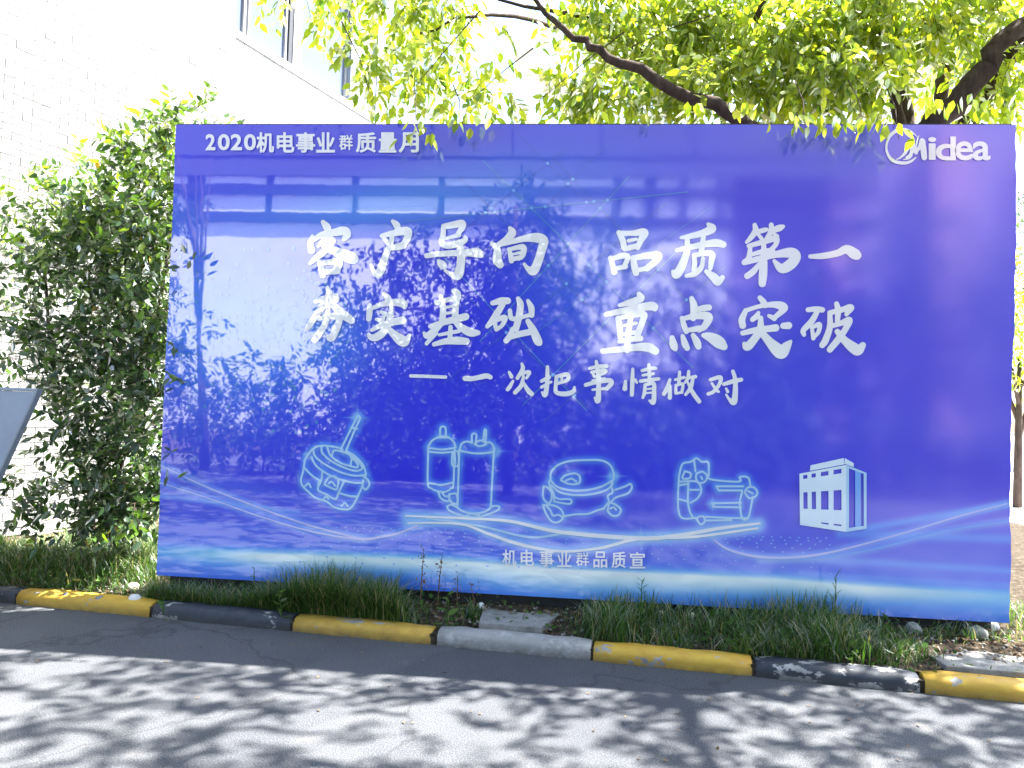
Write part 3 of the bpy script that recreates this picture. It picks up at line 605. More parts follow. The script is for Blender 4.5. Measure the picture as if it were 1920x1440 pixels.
# diagonal grid lines with nodes
gl_ = []
for (x0, y0, x1, y1, w, k_) in [(905,300,1300,690,.9,'grid'),(860,330,1190,660,.6,'grid_dim'),(1040,300,1360,640,.7,'grid_dim'),(830,480,1100,770,.8,'grid'),(880,560,1120,780,.6,'grid_dim'),
        (1060,280,760,520,.5,'grid_dim'),(1180,330,900,640,.8,'grid'),(1250,380,830,720,.6,'grid_dim'),(1300,440,980,760,.8,'grid'),(1360,500,1020,790,.6,'grid_dim'),(1330,390,1010,620,.5,'grid'),
        (760,415,1290,360,.9,'grid'),(960,240,1100,380,.4,'grid_dim'),(1140,270,1010,400,.4,'grid_dim')]:
    print_shape('grid_line', [[(x0,y0,w),(x1,y1,w)]], PR[k_], 1+(len(gl_) % 3)*0.45, 1.2); gl_.append((x0,y0,x1,y1))
nodes = []
for i in range(len(gl_)):
    for j in range(i+1, len(gl_)):
        a_, b_ = gl_[i], gl_[j]
        A = np.array([[a_[2]-a_[0], -(b_[2]-b_[0])], [a_[3]-a_[1], -(b_[3]-b_[1])]], float); r_ = np.array([b_[0]-a_[0], b_[1]-a_[1]], float)
        if abs(np.linalg.det(A)) < 1: continue
        u = np.linalg.solve(A, r_)
        if 0 <= u[0] <= 1 and 0 <= u[1] <= 1: nodes.append((a_[0]+u[0]*(a_[2]-a_[0]), a_[1]+u[0]*(a_[3]-a_[1])))
me = None
def dots(name, pts, mt, layer):
    V = []; F = []
    for (x, y, rx, ry) in pts:
        o = len(V); X_, Z_ = px2b(x+rx*np.cos(np.arange(8)*math.pi/4), y+ry*np.sin(np.arange(8)*math.pi/4))
        V += [(a, -0.0015*layer-0.00001*(len(F) % 97), b_) for a, b_ in zip(X_, Z_)]; F.append(list(range(o, o+8))[::-1])
    return link(name, mesh_np(name, np.array(V), F), mt, board, kind='stuff')
dots('grid_node', [(x, y, 3.2, 3.2) for x, y in nodes], PR['line_dim'], 3)
# dot field in perspective above the horizon band
pts = []
for r in range(9):
    y0 = 996+r*r*0.35+r*5.5
    for c in range(-34, 35):
        x = 1090+c*(17+r*5.2)+(r % 2)*4; y = y0+(x-960)*0.022
        if 560 < x < 1560 and abs(c) < 34: pts.append((x, y, 2.2, 1.3))
dots('dot_field', pts, PR['line_dim'], 1)
pts = []
for r in range(22):
    for c in range(12):
        if rng.random() < 0.62*max(0, 1-abs(r-11)/15): pts.append((338+c*15+rng.normal(0, 1), 468+r*14, 2.6, 3.6))
for i in range(160): pts.append((rng.normal(560, 45), rng.normal(640, 70), 3, 3.4))
dots('digit_pattern', pts, PR['grid'], 1)

# ---- sans lettering from the built-in font
def font_text(name, body, px0, px1, ytop, ybot, mt, layer, off=0.02, squash=None, label=None, tilt=0.0):
    cu = bpy.data.curves.new(name, 'FONT'); cu.body = body; cu.offset = off; cu.resolution_u = 4; cu.fill_mode = 'FRONT'; cu.dimensions = '2D'
    cu.offset = 0
    ob_ = bpy.data.objects.new(name, cu); COL.objects.link(ob_)
    bpy.context.view_layer.update(); dg = bpy.context.evaluated_depsgraph_get()
    me = bpy.data.meshes.new_from_object(ob_.evaluated_get(dg)); bpy.data.objects.remove(ob_); bpy.data.curves.remove(cu)
    n = len(me.vertices); co = np.zeros(n*3); me.vertices.foreach_get('co', co); co = co.reshape(-1, 3)
    u = (co[:, 0]-co[:, 0].min())/(np.ptp(co[:, 0])+1e-9); v = (co[:, 1]-co[:, 1].min())/(np.ptp(co[:, 1])+1e-9)
    px = px0+u*(px1-px0); py = ybot+v*(ytop-ybot)+tilt*(px-px0)
    me.calc_loop_triangles(); T = np.array([t_.vertices[:] for t_ in me.loop_triangles])
    from collections import Counter
    ec = Counter(tuple(sorted((a, b_))) for t_ in T for a, b_ in ((t_[0], t_[1]), (t_[1], t_[2]), (t_[2], t_[0])))
    # vertices at the same place count as one, so shared borders drop out
    key = {}; rid = np.array([key.setdefault((round(a, 3), round(b_, 3)), len(key)) for a, b_ in zip(px, py)])
    ec = Counter(); seg = {}
    for t_ in T:
        for a, b_ in ((t_[0], t_[1]), (t_[1], t_[2]), (t_[2], t_[0])):
            k_ = tuple(sorted((rid[a], rid[b_]))); ec[k_] += 1; seg[k_] = (a, b_)
    st_ = 0.6; xs_ = np.arange(px.min()-3, px.max()+3, st_); ys_ = np.arange(py.min()-3, py.max()+3, st_); GX, GY = np.meshgrid(xs_, ys_)
    dist = np.full(GX.shape, 1e9)
    for k_, c_ in ec.items():
        if c_ == 1:
            a, b_ = seg[k_]; seg_field(GX, GY, [(px[a], py[a], 0), (px[b_], py[b_], 0)], dist)
    ins = np.zeros(GX.shape, bool)
    for a, b_, c_ in T:
        d1 = (GX-px[b_])*(py[a]-py[b_])-(px[a]-px[b_])*(GY-py[b_]); d2 = (GX-px[c_])*(py[b_]-py[c_])-(px[b_]-px[c_])*(GY-py[c_]); d3 = (GX-px[a])*(py[c_]-py[a])-(px[c_]-px[a])*(GY-py[a])
        ins |= ~(((d1 < 0) | (d2 < 0) | (d3 < 0)) & ((d1 > 0) | (d2 > 0) | (d3 > 0)))
    bpy.data.meshes.remove(me)
    vs, fs = fill_field(np.where(ins, -dist, dist)-off*40, xs_, ys_); vs = np.array(vs); X_, Z_ = px2b(vs[:, 0], vs[:, 1])
    return link(name, mesh_np(name, np.stack([X_, np.full_like(X_, -0.0015*layer), Z_], -1), fs), mt, board)
def han(chars, xs, yt, yb, layer=4, off=0.026, tilt=0.0):
    for ch, (a0, a1, s_) in zip(chars, xs):
        h = (yb-yt)*s_; layer = 6.4; a0 += 1; a1 -= 1; cy = (yt+yb)/2+tilt*(a0-xs[0][0])
        font_text('sans_character', ch, a0, a1, cy-h/2+1, cy+h/2-1, PR['white'], layer, off if ch != '群' else off*.5)
han('2020', [(387, 405, .86), (410, 432, .86), (434, 455, .86), (459, 481, .86)], 250, 285, off=0.03)
han('机电事业群质量月', [(482, 515, 1), (520, 553, 1), (556, 592, 1), (594, 629, 1), (636, 663, .78), (668, 706, 1), (711, 744, 1), (748, 786, 1)], 249, 287, tilt=0.0)
han('机电事业群品质宣', [(942, 969, 1), (976, 1002, 1), (1011, 1039, 1), (1044, 1072, 1), (1079, 1105, .85), (1112, 1139, 1), (1146, 1174, 1), (1180, 1210, 1)], 1029, 1061, tilt=0.02, off=0.013)
for ch, a0, a1, yt, yb in (('i', 1741, 1753, 259, 299), ('d', 1755, 1790, 258, 300), ('e', 1791, 1822, 267, 300), ('a', 1824, 1855, 267, 300)):
    font_text('brand_letter', ch, a0, a1, yt, yb, PR['white'], 4, 0.035)
ZM = ((1600, 200), 6.0)
print_shape('brand_ring', P_('715,345,3 660,295,10 600,268,17 540,262,20 470,280,20 410,330,18 380,390,14 368,450,12 372,505,13 400,570,16 450,615,18 520,635,19 590,635,17 650,615,13 700,575,6'), PR['white'], 4, 0.8, ZM[0], ZM[1])
print_shape('brand_letter', P_('635,390,20 615,450,20 580,520,17 520,580,9 480,598,5; 660,390,26 660,470,27 640,540,18 590,575,10; 660,400,22 680,470,26 700,520,22; 768,390,30 740,460,22 700,510,18; 775,395,28 785,500,34 792,575,32; 560,600,6 620,585,10 650,550,12'), PR['white'], 4.4, 0.8, ZM[0], ZM[1])

# ---- the printed face itself, colour by vertex
nx, nz = 700, 394
xs = np.linspace(BW0, BW1, nx); zs = np.linspace(BZ0, BZ1, nz)
X, Zg = np.meshgrid(xs, zs); U, Vp = b2px(X.ravel(), Zg.ravel()); U = U.reshape(X.shape); Vp = Vp.reshape(X.shape)
Cc = np.zeros(X.shape+(3,)); Cc[:] = lin((34, 34, 192))*np.array([.9, .9, 1.25])
def blend(w, col):
    global Cc
    w = np.clip(w, 0, 1)[..., None]; Cc = Cc*(1-w)+lin(col)*w
def G(cx, cy, rx, ry, rot=0):
    a = math.radians(rot); dx = U-cx; dy = Vp-cy
    return np.exp(-(((dx*math.cos(a)+dy*math.sin(a))/rx)**2+((-dx*math.sin(a)+dy*math.cos(a))/ry)**2))
blend(0.45*np.clip((420-Vp)/250, 0, 1), (74, 60, 205))  # violet towards the top: mostly board reflection, put into the print colour
blend(0.35*np.clip((U-1250)/500, 0, 1), (86, 66, 210))  # same reflected violet painted in towards the right edge
blend(0.75*G(420, 600, 170, 170), (58, 140, 232)); blend(0.5*G(560, 620, 120, 90), (70, 160, 235))
blend(0.75*G(730, 385, 260, 46, -6), (62, 145, 225)); blend(0.4*G(900, 340, 200, 60, -8), (70, 130, 210))
blend(0.32*G(1110, 500, 130, 170), (60, 140, 225)); blend(0.35*G(330, 420, 80, 60), (40, 90, 205))
blend(0.25*G(350, 820, 140, 110), (48, 70, 190))
blend(0.25*G(1340, 860, 260, 200), (66, 80, 220))
yb = np.interp(U, [290, 519, 829, 1087, 1462, 1624, 1889], [1031, 1040, 1050, 1070, 1086, 1100, 1116])
dv = Vp-yb
blend(0.75*np.clip((Vp-(900+0.045*(U-290)))/110, 0, 1)*(dv < 400), (48, 92, 222))
blend(0.55*np.exp(-(np.minimum(dv, 0)/34)**2)*1.0, (40, 112, 232))
blend(0.9*(dv > 0), (40, 96, 226)); blend(0.6*np.clip((dv-30)/60, 0, 1), (42, 74, 205))
blend(0.75*(dv > 0)*np.exp(-(dv/55)**2)*np.interp(U, [290, 800, 1000, 1300, 1888], [.4, .5, 1, .9, .6]), (92, 172, 236))
sig = np.where(dv < 0, 6.0, np.interp(U, [290, 500, 800, 1000, 1350, 1889], [9, 16, 17, 26, 22, 14]))
blend(np.exp(-(dv/(sig*1.8))**2)*np.interp(U, [290, 400, 1889], [.55, .9, .75]), (96, 200, 248))
blend(np.exp(-((dv-3)/sig)**2)*np.interp(U, [290, 400, 500, 700, 850, 1000, 1300, 1480, 1620, 1750, 1889], [.0, .25, .95, .85, .8, 1, .95, .7, .95, .45, .1]), (244, 250, 255))
# broad soft streaks
for (x0, y0, x1, y1, w, col, k) in [(300, 925, 800, 1000, 7, (90, 130, 230), .5), (300, 930, 560, 960, 4, (120, 170, 240), .5), (300, 978, 800, 1010, 6, (70, 110, 228), .5), (300, 1008, 900, 1040, 6, (60, 110, 228), .5),
        (300, 880, 800, 985, 14, (70, 100, 222), .4), (1575, 1000, 1888, 1010, 9, (90, 160, 238), .55), (1540, 1048, 1888, 1070, 7, (88, 158, 238), .55), (1625, 990, 1888, 946, 7, (92, 170, 242), .6),
        (1500, 1075, 1888, 1098, 5, (80, 150, 238), .5), (1330, 1040, 1600, 1052, 8, (120, 150, 235), .4), (620, 900, 900, 985, 20, (66, 76, 215), .35)]:
    S_ = np.array([[x0, y0, 0], [x1, y1, 0]], float); dd = seg_field(U, Vp, S_); blend(k*np.exp(-(dd/w)**2), col)
for (x, y, r, k) in [(670, 783, 14, .9), (928, 846, 14, .9), (1150, 893, 14, .9), (1202, 1010, 13, .95), (1336, 945, 9, .8), (575, 852, 9, .5)]:
    blend(k*G(x, y, r*.6, r*.6), (190, 240, 255)); blend(k*.6*G(x, y, r*1.3, 1.3), (170, 235, 255)); blend(k*.6*G(x, y, 1.3, r*1.3), (170, 235, 255))
for S_, w, col, k in glow_S:
    x0, x1, y0, y1 = S_[:, 0].min()-25, S_[:, 0].max()+25, S_[:, 1].min()-25, S_[:, 1].max()+25
    jj, ii = np.nonzero((U > x0) & (U < x1) & (Vp > y0) & (Vp < y1))
    if len(jj) == 0: continue
    dd = seg_field(U[jj, ii], Vp[jj, ii], np.column_stack([S_[:, 0], S_[:, 1], np.zeros(len(S_))]))
    w_ = (k*np.exp(-(dd/w)**2))[:, None]; Cc[jj, ii] = Cc[jj, ii]*(1-w_)+lin(col)*w_
Cc = np.clip(Cc*np.array([.95, 1.02, 1.14]), 0, 0.93)
# slightly wavy right and left edge of the stretched vinyl
wav = (0.006*np.sin(Zg*3.1+.5)+0.004*np.sin(Zg*11.3+1)*np.sin(Zg*2.3)+0.0025*np.sin(Zg*41)*np.sin(Zg*5.7))*1.0
Xp = X+np.where(X > 2.6, (X-2.6)/0.068*wav, 0)+np.where(X < -2.62, (-2.62-X)/0.044*wav*0.4, 0)
V = np.stack([Xp, np.zeros_like(X), Zg], -1).reshape(-1, 3); idx = np.arange(nx*nz).reshape(nz, nx)
F = np.stack([idx[:-1, :-1], idx[:-1, 1:], idx[1:, 1:], idx[1:, :-1]], -1).reshape(-1, 4)
link('print_face', mesh_np('print_face', V, F, True, Cc.reshape(-1, 3)), PR['face'], board)
mb = MB(); mb.box(BW0+0.004, BW1-0.012, 0.004, 0.012, BZ0+0.002, BZ1-0.002); mb.build('backing_sheet', mat('backing_blue', (0.03, 0.035, 0.3), 0.6)[0], board)
mb = MB()
for (a0, a1, c0, c1) in ((BW0+.01, BW1-.015, BZ0+.005, BZ0+.045), (BW0+.01, BW1-.015, BZ1-.045, BZ1-.003), (BW0+.01, BW0+.05, BZ0+.045, BZ1-.045), (BW1-.055, BW1-.015, BZ0+.045, BZ1-.045)):
    mb.box(a0, a1, 0.014, 0.054, c0, c1)
mb.build('frame', M['grey_metal'], board)
mb = MB(); mb.box(-2.66, 2.64, 0.001, 0.045, BZ1, BZ1+0.006); mb.build('top_hem', mat('dark_hem', (0.05, 0.05, 0.12), 0.5)[0], board)
for x in (-2.5, -1.3, 0.0, 1.3, 2.5):
    mb = MB(); mb.box(x-0.02, x+0.02, 0.102, 0.142, 0.02, BZ1-0.05); mb.build('upright', M['dark_metal'], board)
    mb = MB(); mb.tube([(x, 0.144, 2.3), (x, 1.15, 0.06)], 0.018, 8); mb.build('brace', M['dark_metal'], board)
mb = MB(); mb.box(-2.6, 2.6, 0.060, 0.10, 0.06, 0.23); mb.build('shade_skirt', M['dark_metal'], board)  # rail raised into a dark skirt, standing in for shade under the board

# ------------------------------------------------------------------ leaves
LT = np.array([(0, 0, 0), (.30, .20, .035), (.62, .17, .02), (1, 0, -.06), (.62, -.17, .02), (.30, -.20, .035), (.32, 0, -.012), (.66, 0, -.035)])
LF = np.array([(0, 6, 1), (0, 5, 6), (1, 6, 7), (1, 7, 2), (5, 7, 6), (5, 4, 7), (2, 7, 3), (7, 4, 3)])
def norm(a): return a/(np.linalg.norm(a, axis=-1, keepdims=True)+1e-9)
def leaf_frames(P, D, L, Wd, tilt=0.6):
    n = len(P); D = norm(D); up = norm(np.array([0, 0, 1.0])+rng.normal(0, tilt, (n, 3)))
    Y_ = norm(np.cross(up, D)); Z_ = np.cross(D, Y_)
    return D*L[:, None], Y_*Wd[:, None], Z_*L[:, None]
def leaves(name, P, D, L, Wd, mt, parent, tilt=0.6, hue=None, **k):
    n = len(P); A, B, C_ = leaf_frames(P, D, L, Wd, tilt)
    V = P[:, None]+LT[None, :, 0:1]*A[:, None]+(LT[None, :, 1:2]/0.4)*B[:, None]+LT[None, :, 2:3]*C_[:, None]
    F = (np.arange(n)[:, None, None]*8+LF[None]).reshape(-1, 3)
    h = rng.random(n) if hue is None else hue
    col = np.repeat(np.clip(h, 0, 1), 8)[:, None]*np.ones(3)
    return link(name, mesh_np(name, V.reshape(-1, 3), F, False, col), mt, parent, **k)
leaf_lib = {}
def single_leaf(P, D, L, Wd, key, mt, parent, h):
    q = int(h*3.999); kk = (key, q)
    if kk not in leaf_lib:
        col = np.full((8, 3), (q+0.5)/4.0)
        T = LT.copy(); T[:, 1] /= 0.4
        me = mesh_np('leaf', T, LF.copy(), False, col); me.materials.append(mt); leaf_lib[kk] = me
    D = norm(np.array([D]))[0]; up = norm(np.array([[0, 0, 1.0]])+rng.normal(0, .6, (1, 3)))[0]
    Y_ = norm(np.cross(up, D)[None])[0]; Z_ = np.cross(D, Y_)
    o = bpy.data.objects.new('leaf', leaf_lib[kk]); COL.objects.link(o); o.parent = parent
    o.matrix_parent_inverse = Matrix.Translation((-parent.location[0], -parent.location[1], -parent.location[2]))
    o.matrix_basis = Matrix(((D[0]*L, Y_[0]*Wd, Z_[0]*L, P[0]), (D[1]*L, Y_[1]*Wd, Z_[1]*L, P[1]), (D[2]*L, Y_[2]*Wd, Z_[2]*L, P[2]), (0, 0, 0, 1)))
    return o
def twigs(C0, R, n, per=9, tlen=0.34, droop=0.8, shell=0.3):
    """n twigs spread through an ellipsoid; returns leaf base, leaf axis, twig lines"""
    d = norm(rng.normal(size=(n, 3))); rad = (shell+(1-shell)*rng.random(n)**0.6)[:, None]
    S_ = np.array(C0)+d*rad*np.array(R)
    td = norm(d*0.5+rng.normal(0, .5, (n, 3))+np.array([0, 0, -droop])); tl = tlen*rng.uniform(.6, 1.2, n)
    u = np.linspace(0.12, 1, per)[None, :, None]
    P = S_[:, None]+td[:, None]*tl[:, None, None]*u+np.array([0, 0, -0.10])*u*u*droop
    side = norm(np.cross(td, rng.normal(size=(n, 3))))[:, None]*np.where(np.arange(per) % 2, 1, -1)[None, :, None]
    D = td[:, None]*0.6+side*0.75+rng.normal(0, .28, P.shape)+np.array([0, 0, -0.45*droop])
    return P.reshape(-1, 3), D.reshape(-1, 3), S_, td*tl[:, None]
def twig_mesh(S_, T_, r=0.0025):
    n = len(S_); a = norm(np.cross(T_, rng.normal(size=(n, 3)))); b_ = norm(np.cross(T_, a))
    E = [S_, S_+T_*0.6+np.array([0, 0, -.02]), S_+T_+np.array([0, 0, -.08])]; V = []
    for q, e in enumerate(E):
        rr = r*(1-0.35*q)
        for k in range(3):
            an = 2*math.pi*k/3; V.append(e+(a*math.cos(an)+b_*math.sin(an))*rr)
    V = np.stack(V, 1); F = []
    for q in range(2):
        for k in range(3): F.append((q*3+k, q*3+(k+1) % 3, (q+1)*3+(k+1) % 3, (q+1)*3+k))
    F = (np.arange(n)[:, None, None]*9+np.array(F)[None]).reshape(-1, 4)
    return V.reshape(-1, 3), F

# ---- street tree behind the board, branches over it
tree = empty('street_tree', (3.0, 1.9, 0.08), label='spreading tree with yellow-green leaves hanging over the right half of the board', cat='tree')
mb = MB(); mb.tube([(3.0, 1.9, -0.02), (2.98, 1.88, .6), (2.96, 1.85, 1.6), (2.95, 1.83, 2.5), (2.96, 1.8, 3.2)], [.17, .14, .125, .12, .13], 14); mb.build('trunk', M['bark'], tree, smooth=True)
def W_(px, py, y):
    d = FW+((px-960)/FPX)*RT-((py-720)/FPX)*UP; t_ = (y-CAM[1])/d[1]; return CAM+t_*d
limbs = [([(2.96, 1.8, 2.7), (2.2, 1.2, 2.95), tuple(W_(1400, 236, .45)), tuple(W_(1290, 180, .35)), tuple(W_(1180, 128, .3)), tuple(W_(1110, 85, .3)), tuple(W_(1040, 40, .35)), tuple(W_(960, -40, .4))], [.10, .07, .050, .042, .034, .028, .02, .01]),
         ([(2.9, 1.8, 3.1), (2.78, 1.8, 3.7), (2.72, 1.8, 4.05), (2.5, 1.7, 4.6), (2.1, 1.6, 5.4)], [.10, .085, .07, .05, .03]),
         ([(2.85, 1.78, 3.5), (2.98, 1.75, 4.0), (3.02, 1.75, 4.3), (2.98, 1.7, 4.6), (3.1, 1.6, 5.4)], [.08, .06, .05, .045, .03]),
         ([(2.98, 1.8, 2.9), tuple(W_(1735, 262, .9)), tuple(W_(1790, 200, .75)), tuple(W_(1850, 125, .7)), tuple(W_(1905, 60, .7)), (4.4, 1.0, 4.9), (5.0, 1.0, 5.5)], [.12, .105, .085, .075, .065, .05, .03]),
         ([(2.95, 1.8, 3.3), (2.55, 1.5, 3.9), (2.45, 1.3, 4.3)], [.06, .045, .03]),
         ([(2.98, 1.8, 3.4), (3.3, 1.0, 4.4), (3.6, 0.3, 5.0), (3.8, -.6, 5.2)], [.08, .06, .045, .02]),
         ([(0.75, 1.75, 4.25), (0.2, 1.1, 4.4), (-.6, .6, 4.35)], [.03, .022, .01]), ([(1.44, 1.8, 3.87), (1.3, 1.0, 4.3), (1.5, .2, 4.8)], [.035, .025, .012]),
         ([(-.1, 1.7, 4.68), (-.7, 1.0, 4.45), (-1.2, .6, 4.1)], [.022, .014, .006])]
for P, R in limbs:
    Pc = catmull(np.array([list(p)+[r] for p, r in zip(P, R)]), 4)
    Pc[:, :3] += np.vstack([np.zeros(3), rng.normal(0, .012, (len(Pc)-2, 3)), np.zeros(3)])
    mb = MB(); mb.tube([p[:3] for p in Pc], [p[3] for p in Pc], 9); mb.build('branch', M['bark'], tree, smooth=True)
def W_(px, py, y):
    d = FW+((px-960)/FPX)*RT-((py-720)/FPX)*UP; t_ = (y-CAM[1])/d[1]; return CAM+t_*d
CL = [ # centre x, z, y, radius x, radius z, radius y, twigs  (metres; crown lobes of the tree)
]
lobes = [(560,-6,.8,60,18,10),(640,10,.8,50,38,26),(735,45,.6,62,56,40),(700,150,.5,34,48,17),(820,35,.8,55,56,34),(800,160,.4,50,42,20),(862,165,.5,40,24,7),
 (905,212,.4,56,18,9),(1010,8,.8,30,16,4),(935,125,.6,22,16,2),(1050,200,.8,40,26,12),(1120,45,1,60,60,52),(1150,195,.8,80,42,42),(1230,95,1.2,90,92,105),(1350,55,1.2,100,82,115),(1330,185,.8,88,42,60),
 (1450,140,.9,80,85,100),(1560,75,1,100,88,130),(1570,185,.6,62,46,50),(1700,45,.9,110,70,105),(1640,150,.5,50,50,22),(1830,45,1.2,90,70,75),(1870,185,1,50,52,42),(1790,140,2.2,60,50,22),(1400,110,4,330,110,330),(1750,120,4,200,120,200)]
LP, LD, TS, TT = [], [], [], []
for (px, py, y, rx, ry, n) in lobes:
    c = W_(px, py, y); dep = (c-CAM) @ FW; s_ = dep/FPX; tl_ = .24 if y < .7 else .30
    p, d, s1, t1 = twigs(c+np.array([0, 0, .17]), (rx*s_, .32 if y < 3 else .9, ry*s_), int(n*(1.35 if px > 1080 else 1.15)), tlen=tl_)
    LP.append(p); LD.append(d); TS.append(s1); TT.append(t1)
# upper crown, above the frame, throws the dappled shade on the road
for (x, y, z, rx, ry, rz, n) in [(4.6, .7, 4.9, 1.0, .75, .5, 200), (5.8, .3, 5.4, 1.2, .9, .7, 180), (3.4, .2, 5.3, .9, .7, .5, 105), (2.0, .4, 5.5, 1.0, .7, .5, 100), (.7, .3, 5.6, 1.0, .7, .5, 95),
        (-.7, .5, 5.4, .8, .6, .4, 60), (4.4, -.6, 5.9, 1.3, .6, .5, 110), (2.4, -.5, 6.0, 1.3, .5, .5, 90), (.3, -.5, 5.9, 1.1, .5, .4, 55), (3.2, 2.2, 6.2, 2.0, 1.4, .6, 120), (6.8, 0.5, 5.6, 1.0, 1.2, .8, 150)]:
    p, d, s1, t1 = twigs((x, y, z), (rx*1.25, ry*1.3, rz), n, shell=.05, tlen=.28); LP.append(p); LD.append(d); TS.append(s1); TT.append(t1)
P = np.vstack(LP); D = np.vstack(LD)
keep = ~((P[:, 1] < 0.12) & (P[:, 2] < 3.34))           # nothing grows through the board
P, D = P[keep], D[keep]
hue = np.clip(rng.normal(.52, .24, len(P)), 0, 1)
leaves('crown', P, D, rng.uniform(.075, .118, len(P)), rng.uniform(.032, .050, len(P)), M['leaf_tree'], tree, hue=hue, kind='stuff')
V, F = twig_mesh(np.vstack(TS), np.vstack(TT)); kk = np.vstack(TS); link('twigs', mesh_np('twigs', V, F), M['bark'], tree, kind='stuff')
# added leaf mass, out of view behind the camera, shading the mirrored road
Pq, Dq = [], []
for (x, y, z, rx, ry, rz, n) in [(-1.6, -2.6, 6.4, 1.5, 1.5, .6, 190), (.8, -2.8, 6.5, 1.6, 1.8, .7, 280), (3.2, -2.9, 6.5, 1.6, 1.9, .7, 290), (5.6, -2.9, 6.3, 1.6, 1.9, .7, 280), (8, -2.7, 6.1, 1.6, 1.9, .7, 170), (1.8, -5.2, 6.4, 2.4, 1.1, .6, 280), (5.8, -5.2, 6.3, 2.4, 1.1, .6, 280), (-1.8, -5.2, 6.4, 1.4, 1.1, .6, 200), (-4.0, -3.0, 6.3, 1.6, 1.7, .6, 230), (-4.2, -5.3, 6.3, 1.6, 1.1, .6, 200)]:
    p, d, s1, t1 = twigs((x, y, z), (rx, ry, rz), n, tlen=.5); Pq.append(p); Dq.append(d)
p = np.vstack(Pq); d = np.vstack(Dq); leaves('shade_crown', p, d, rng.uniform(.11, .17, len(p)), rng.uniform(.05, .075, len(p)), M['leaf_far'], tree, kind='stuff')
for P, R in [([(3.8, -.6, 5.2), (4.4, -1.5, 5.9), (4.2, -2.9, 6.3), (3.2, -4.6, 6.5)], [.03, .028, .02, .01]), ([(4.4, -1.5, 5.9), (5.8, -2.4, 6.1), (7.4, -2.8, 6.2)], [.02, .016, .01]), ([(4.2, -1.9, 6.1), (1.8, -2.4, 6.4), (-1.2, -2.7, 6.5), (-4.4, -3.4, 6.3)], [.03, .022, .016, .008])]:
    mb = MB(); mb.tube(P, R, 8); mb.build('branch', M['bark'], tree, smooth=True)  # unseen branches added to carry the shading leaves
# hanging sprays whose leaves can be told apart
for (px, py, y, n) in [(778, 236, -.14, 6), (796, 250, -.16, 4), (768, 262, -.15, 3), (858, 226, -.1, 4), (880, 232, -.12, 3), (828, 228, -.1, 3), (1505, 236, -.16, 5), (1535, 242, -.14, 5), (1600, 240, -.18, 6), (1622, 236, -.2, 5), (1636, 232, -.15, 4),
                       (1672, 240, -.2, 5), (1688, 252, -.22, 4), (1470, 232, -.1, 4), (1560, 232, -.12, 5), (1215, 228, -.08, 3), (1650, 235, -.1, 5), (705, 195, .1, 8), (730, 215, .1, 6), (640, 100, .2, 5), (660, 130, .2, 7), (720, 120, .2, 8),
                       (850, 130, .2, 8), (935, 135, .2, 6), (890, 180, .2, 6), (770, 60, .2, 9), (820, 210, .2, 9), (1050, 150, .3, 8), (1120, 210, .2, 8), (1300, 205, .1, 9), (1400, 210, .1, 9), (1750, 200, .1, 9), (1810, 190, .1, 8), (1850, 215, .1, 7)]:
    c = W_(px, py, y)
    for i in range(n):
        p = c+np.array([rng.normal(0, .05), rng.normal(0, .025), rng.uniform(.0, .10)-0.02])
        single_leaf(p, np.array([rng.normal(0, .45), rng.normal(-.1, .35), -1.0]), rng.uniform(.075, .105), rng.uniform(.036, .05), 'tree', M['leaf_tree'], tree, float(np.clip(rng.normal(.62, .22), 0, .99)))
mb = MB()
for (px, py, qx, qy) in [(770, 130, 778, 250), (1490, 150, 1510, 250), (1590, 150, 1620, 250), (1660, 160, 1685, 262), (850, 160, 862, 236), (640, 40, 700, 200), (900, 20, 780, 160), (1000, 90, 880, 190), (1170, 60, 1010, 190), (1330, 30, 1180, 90)]:
    a_, b_ = W_(px, py, .3), W_(qx, qy, -.12 if qy > 230 else .2); m_ = (a_+b_)/2+np.array([.02, 0, .03]); mb.tube([a_, m_, b_], [.005, .0035, .002], 5)
mb.build('hanging_twigs', M['bark'], tree, kind='stuff')

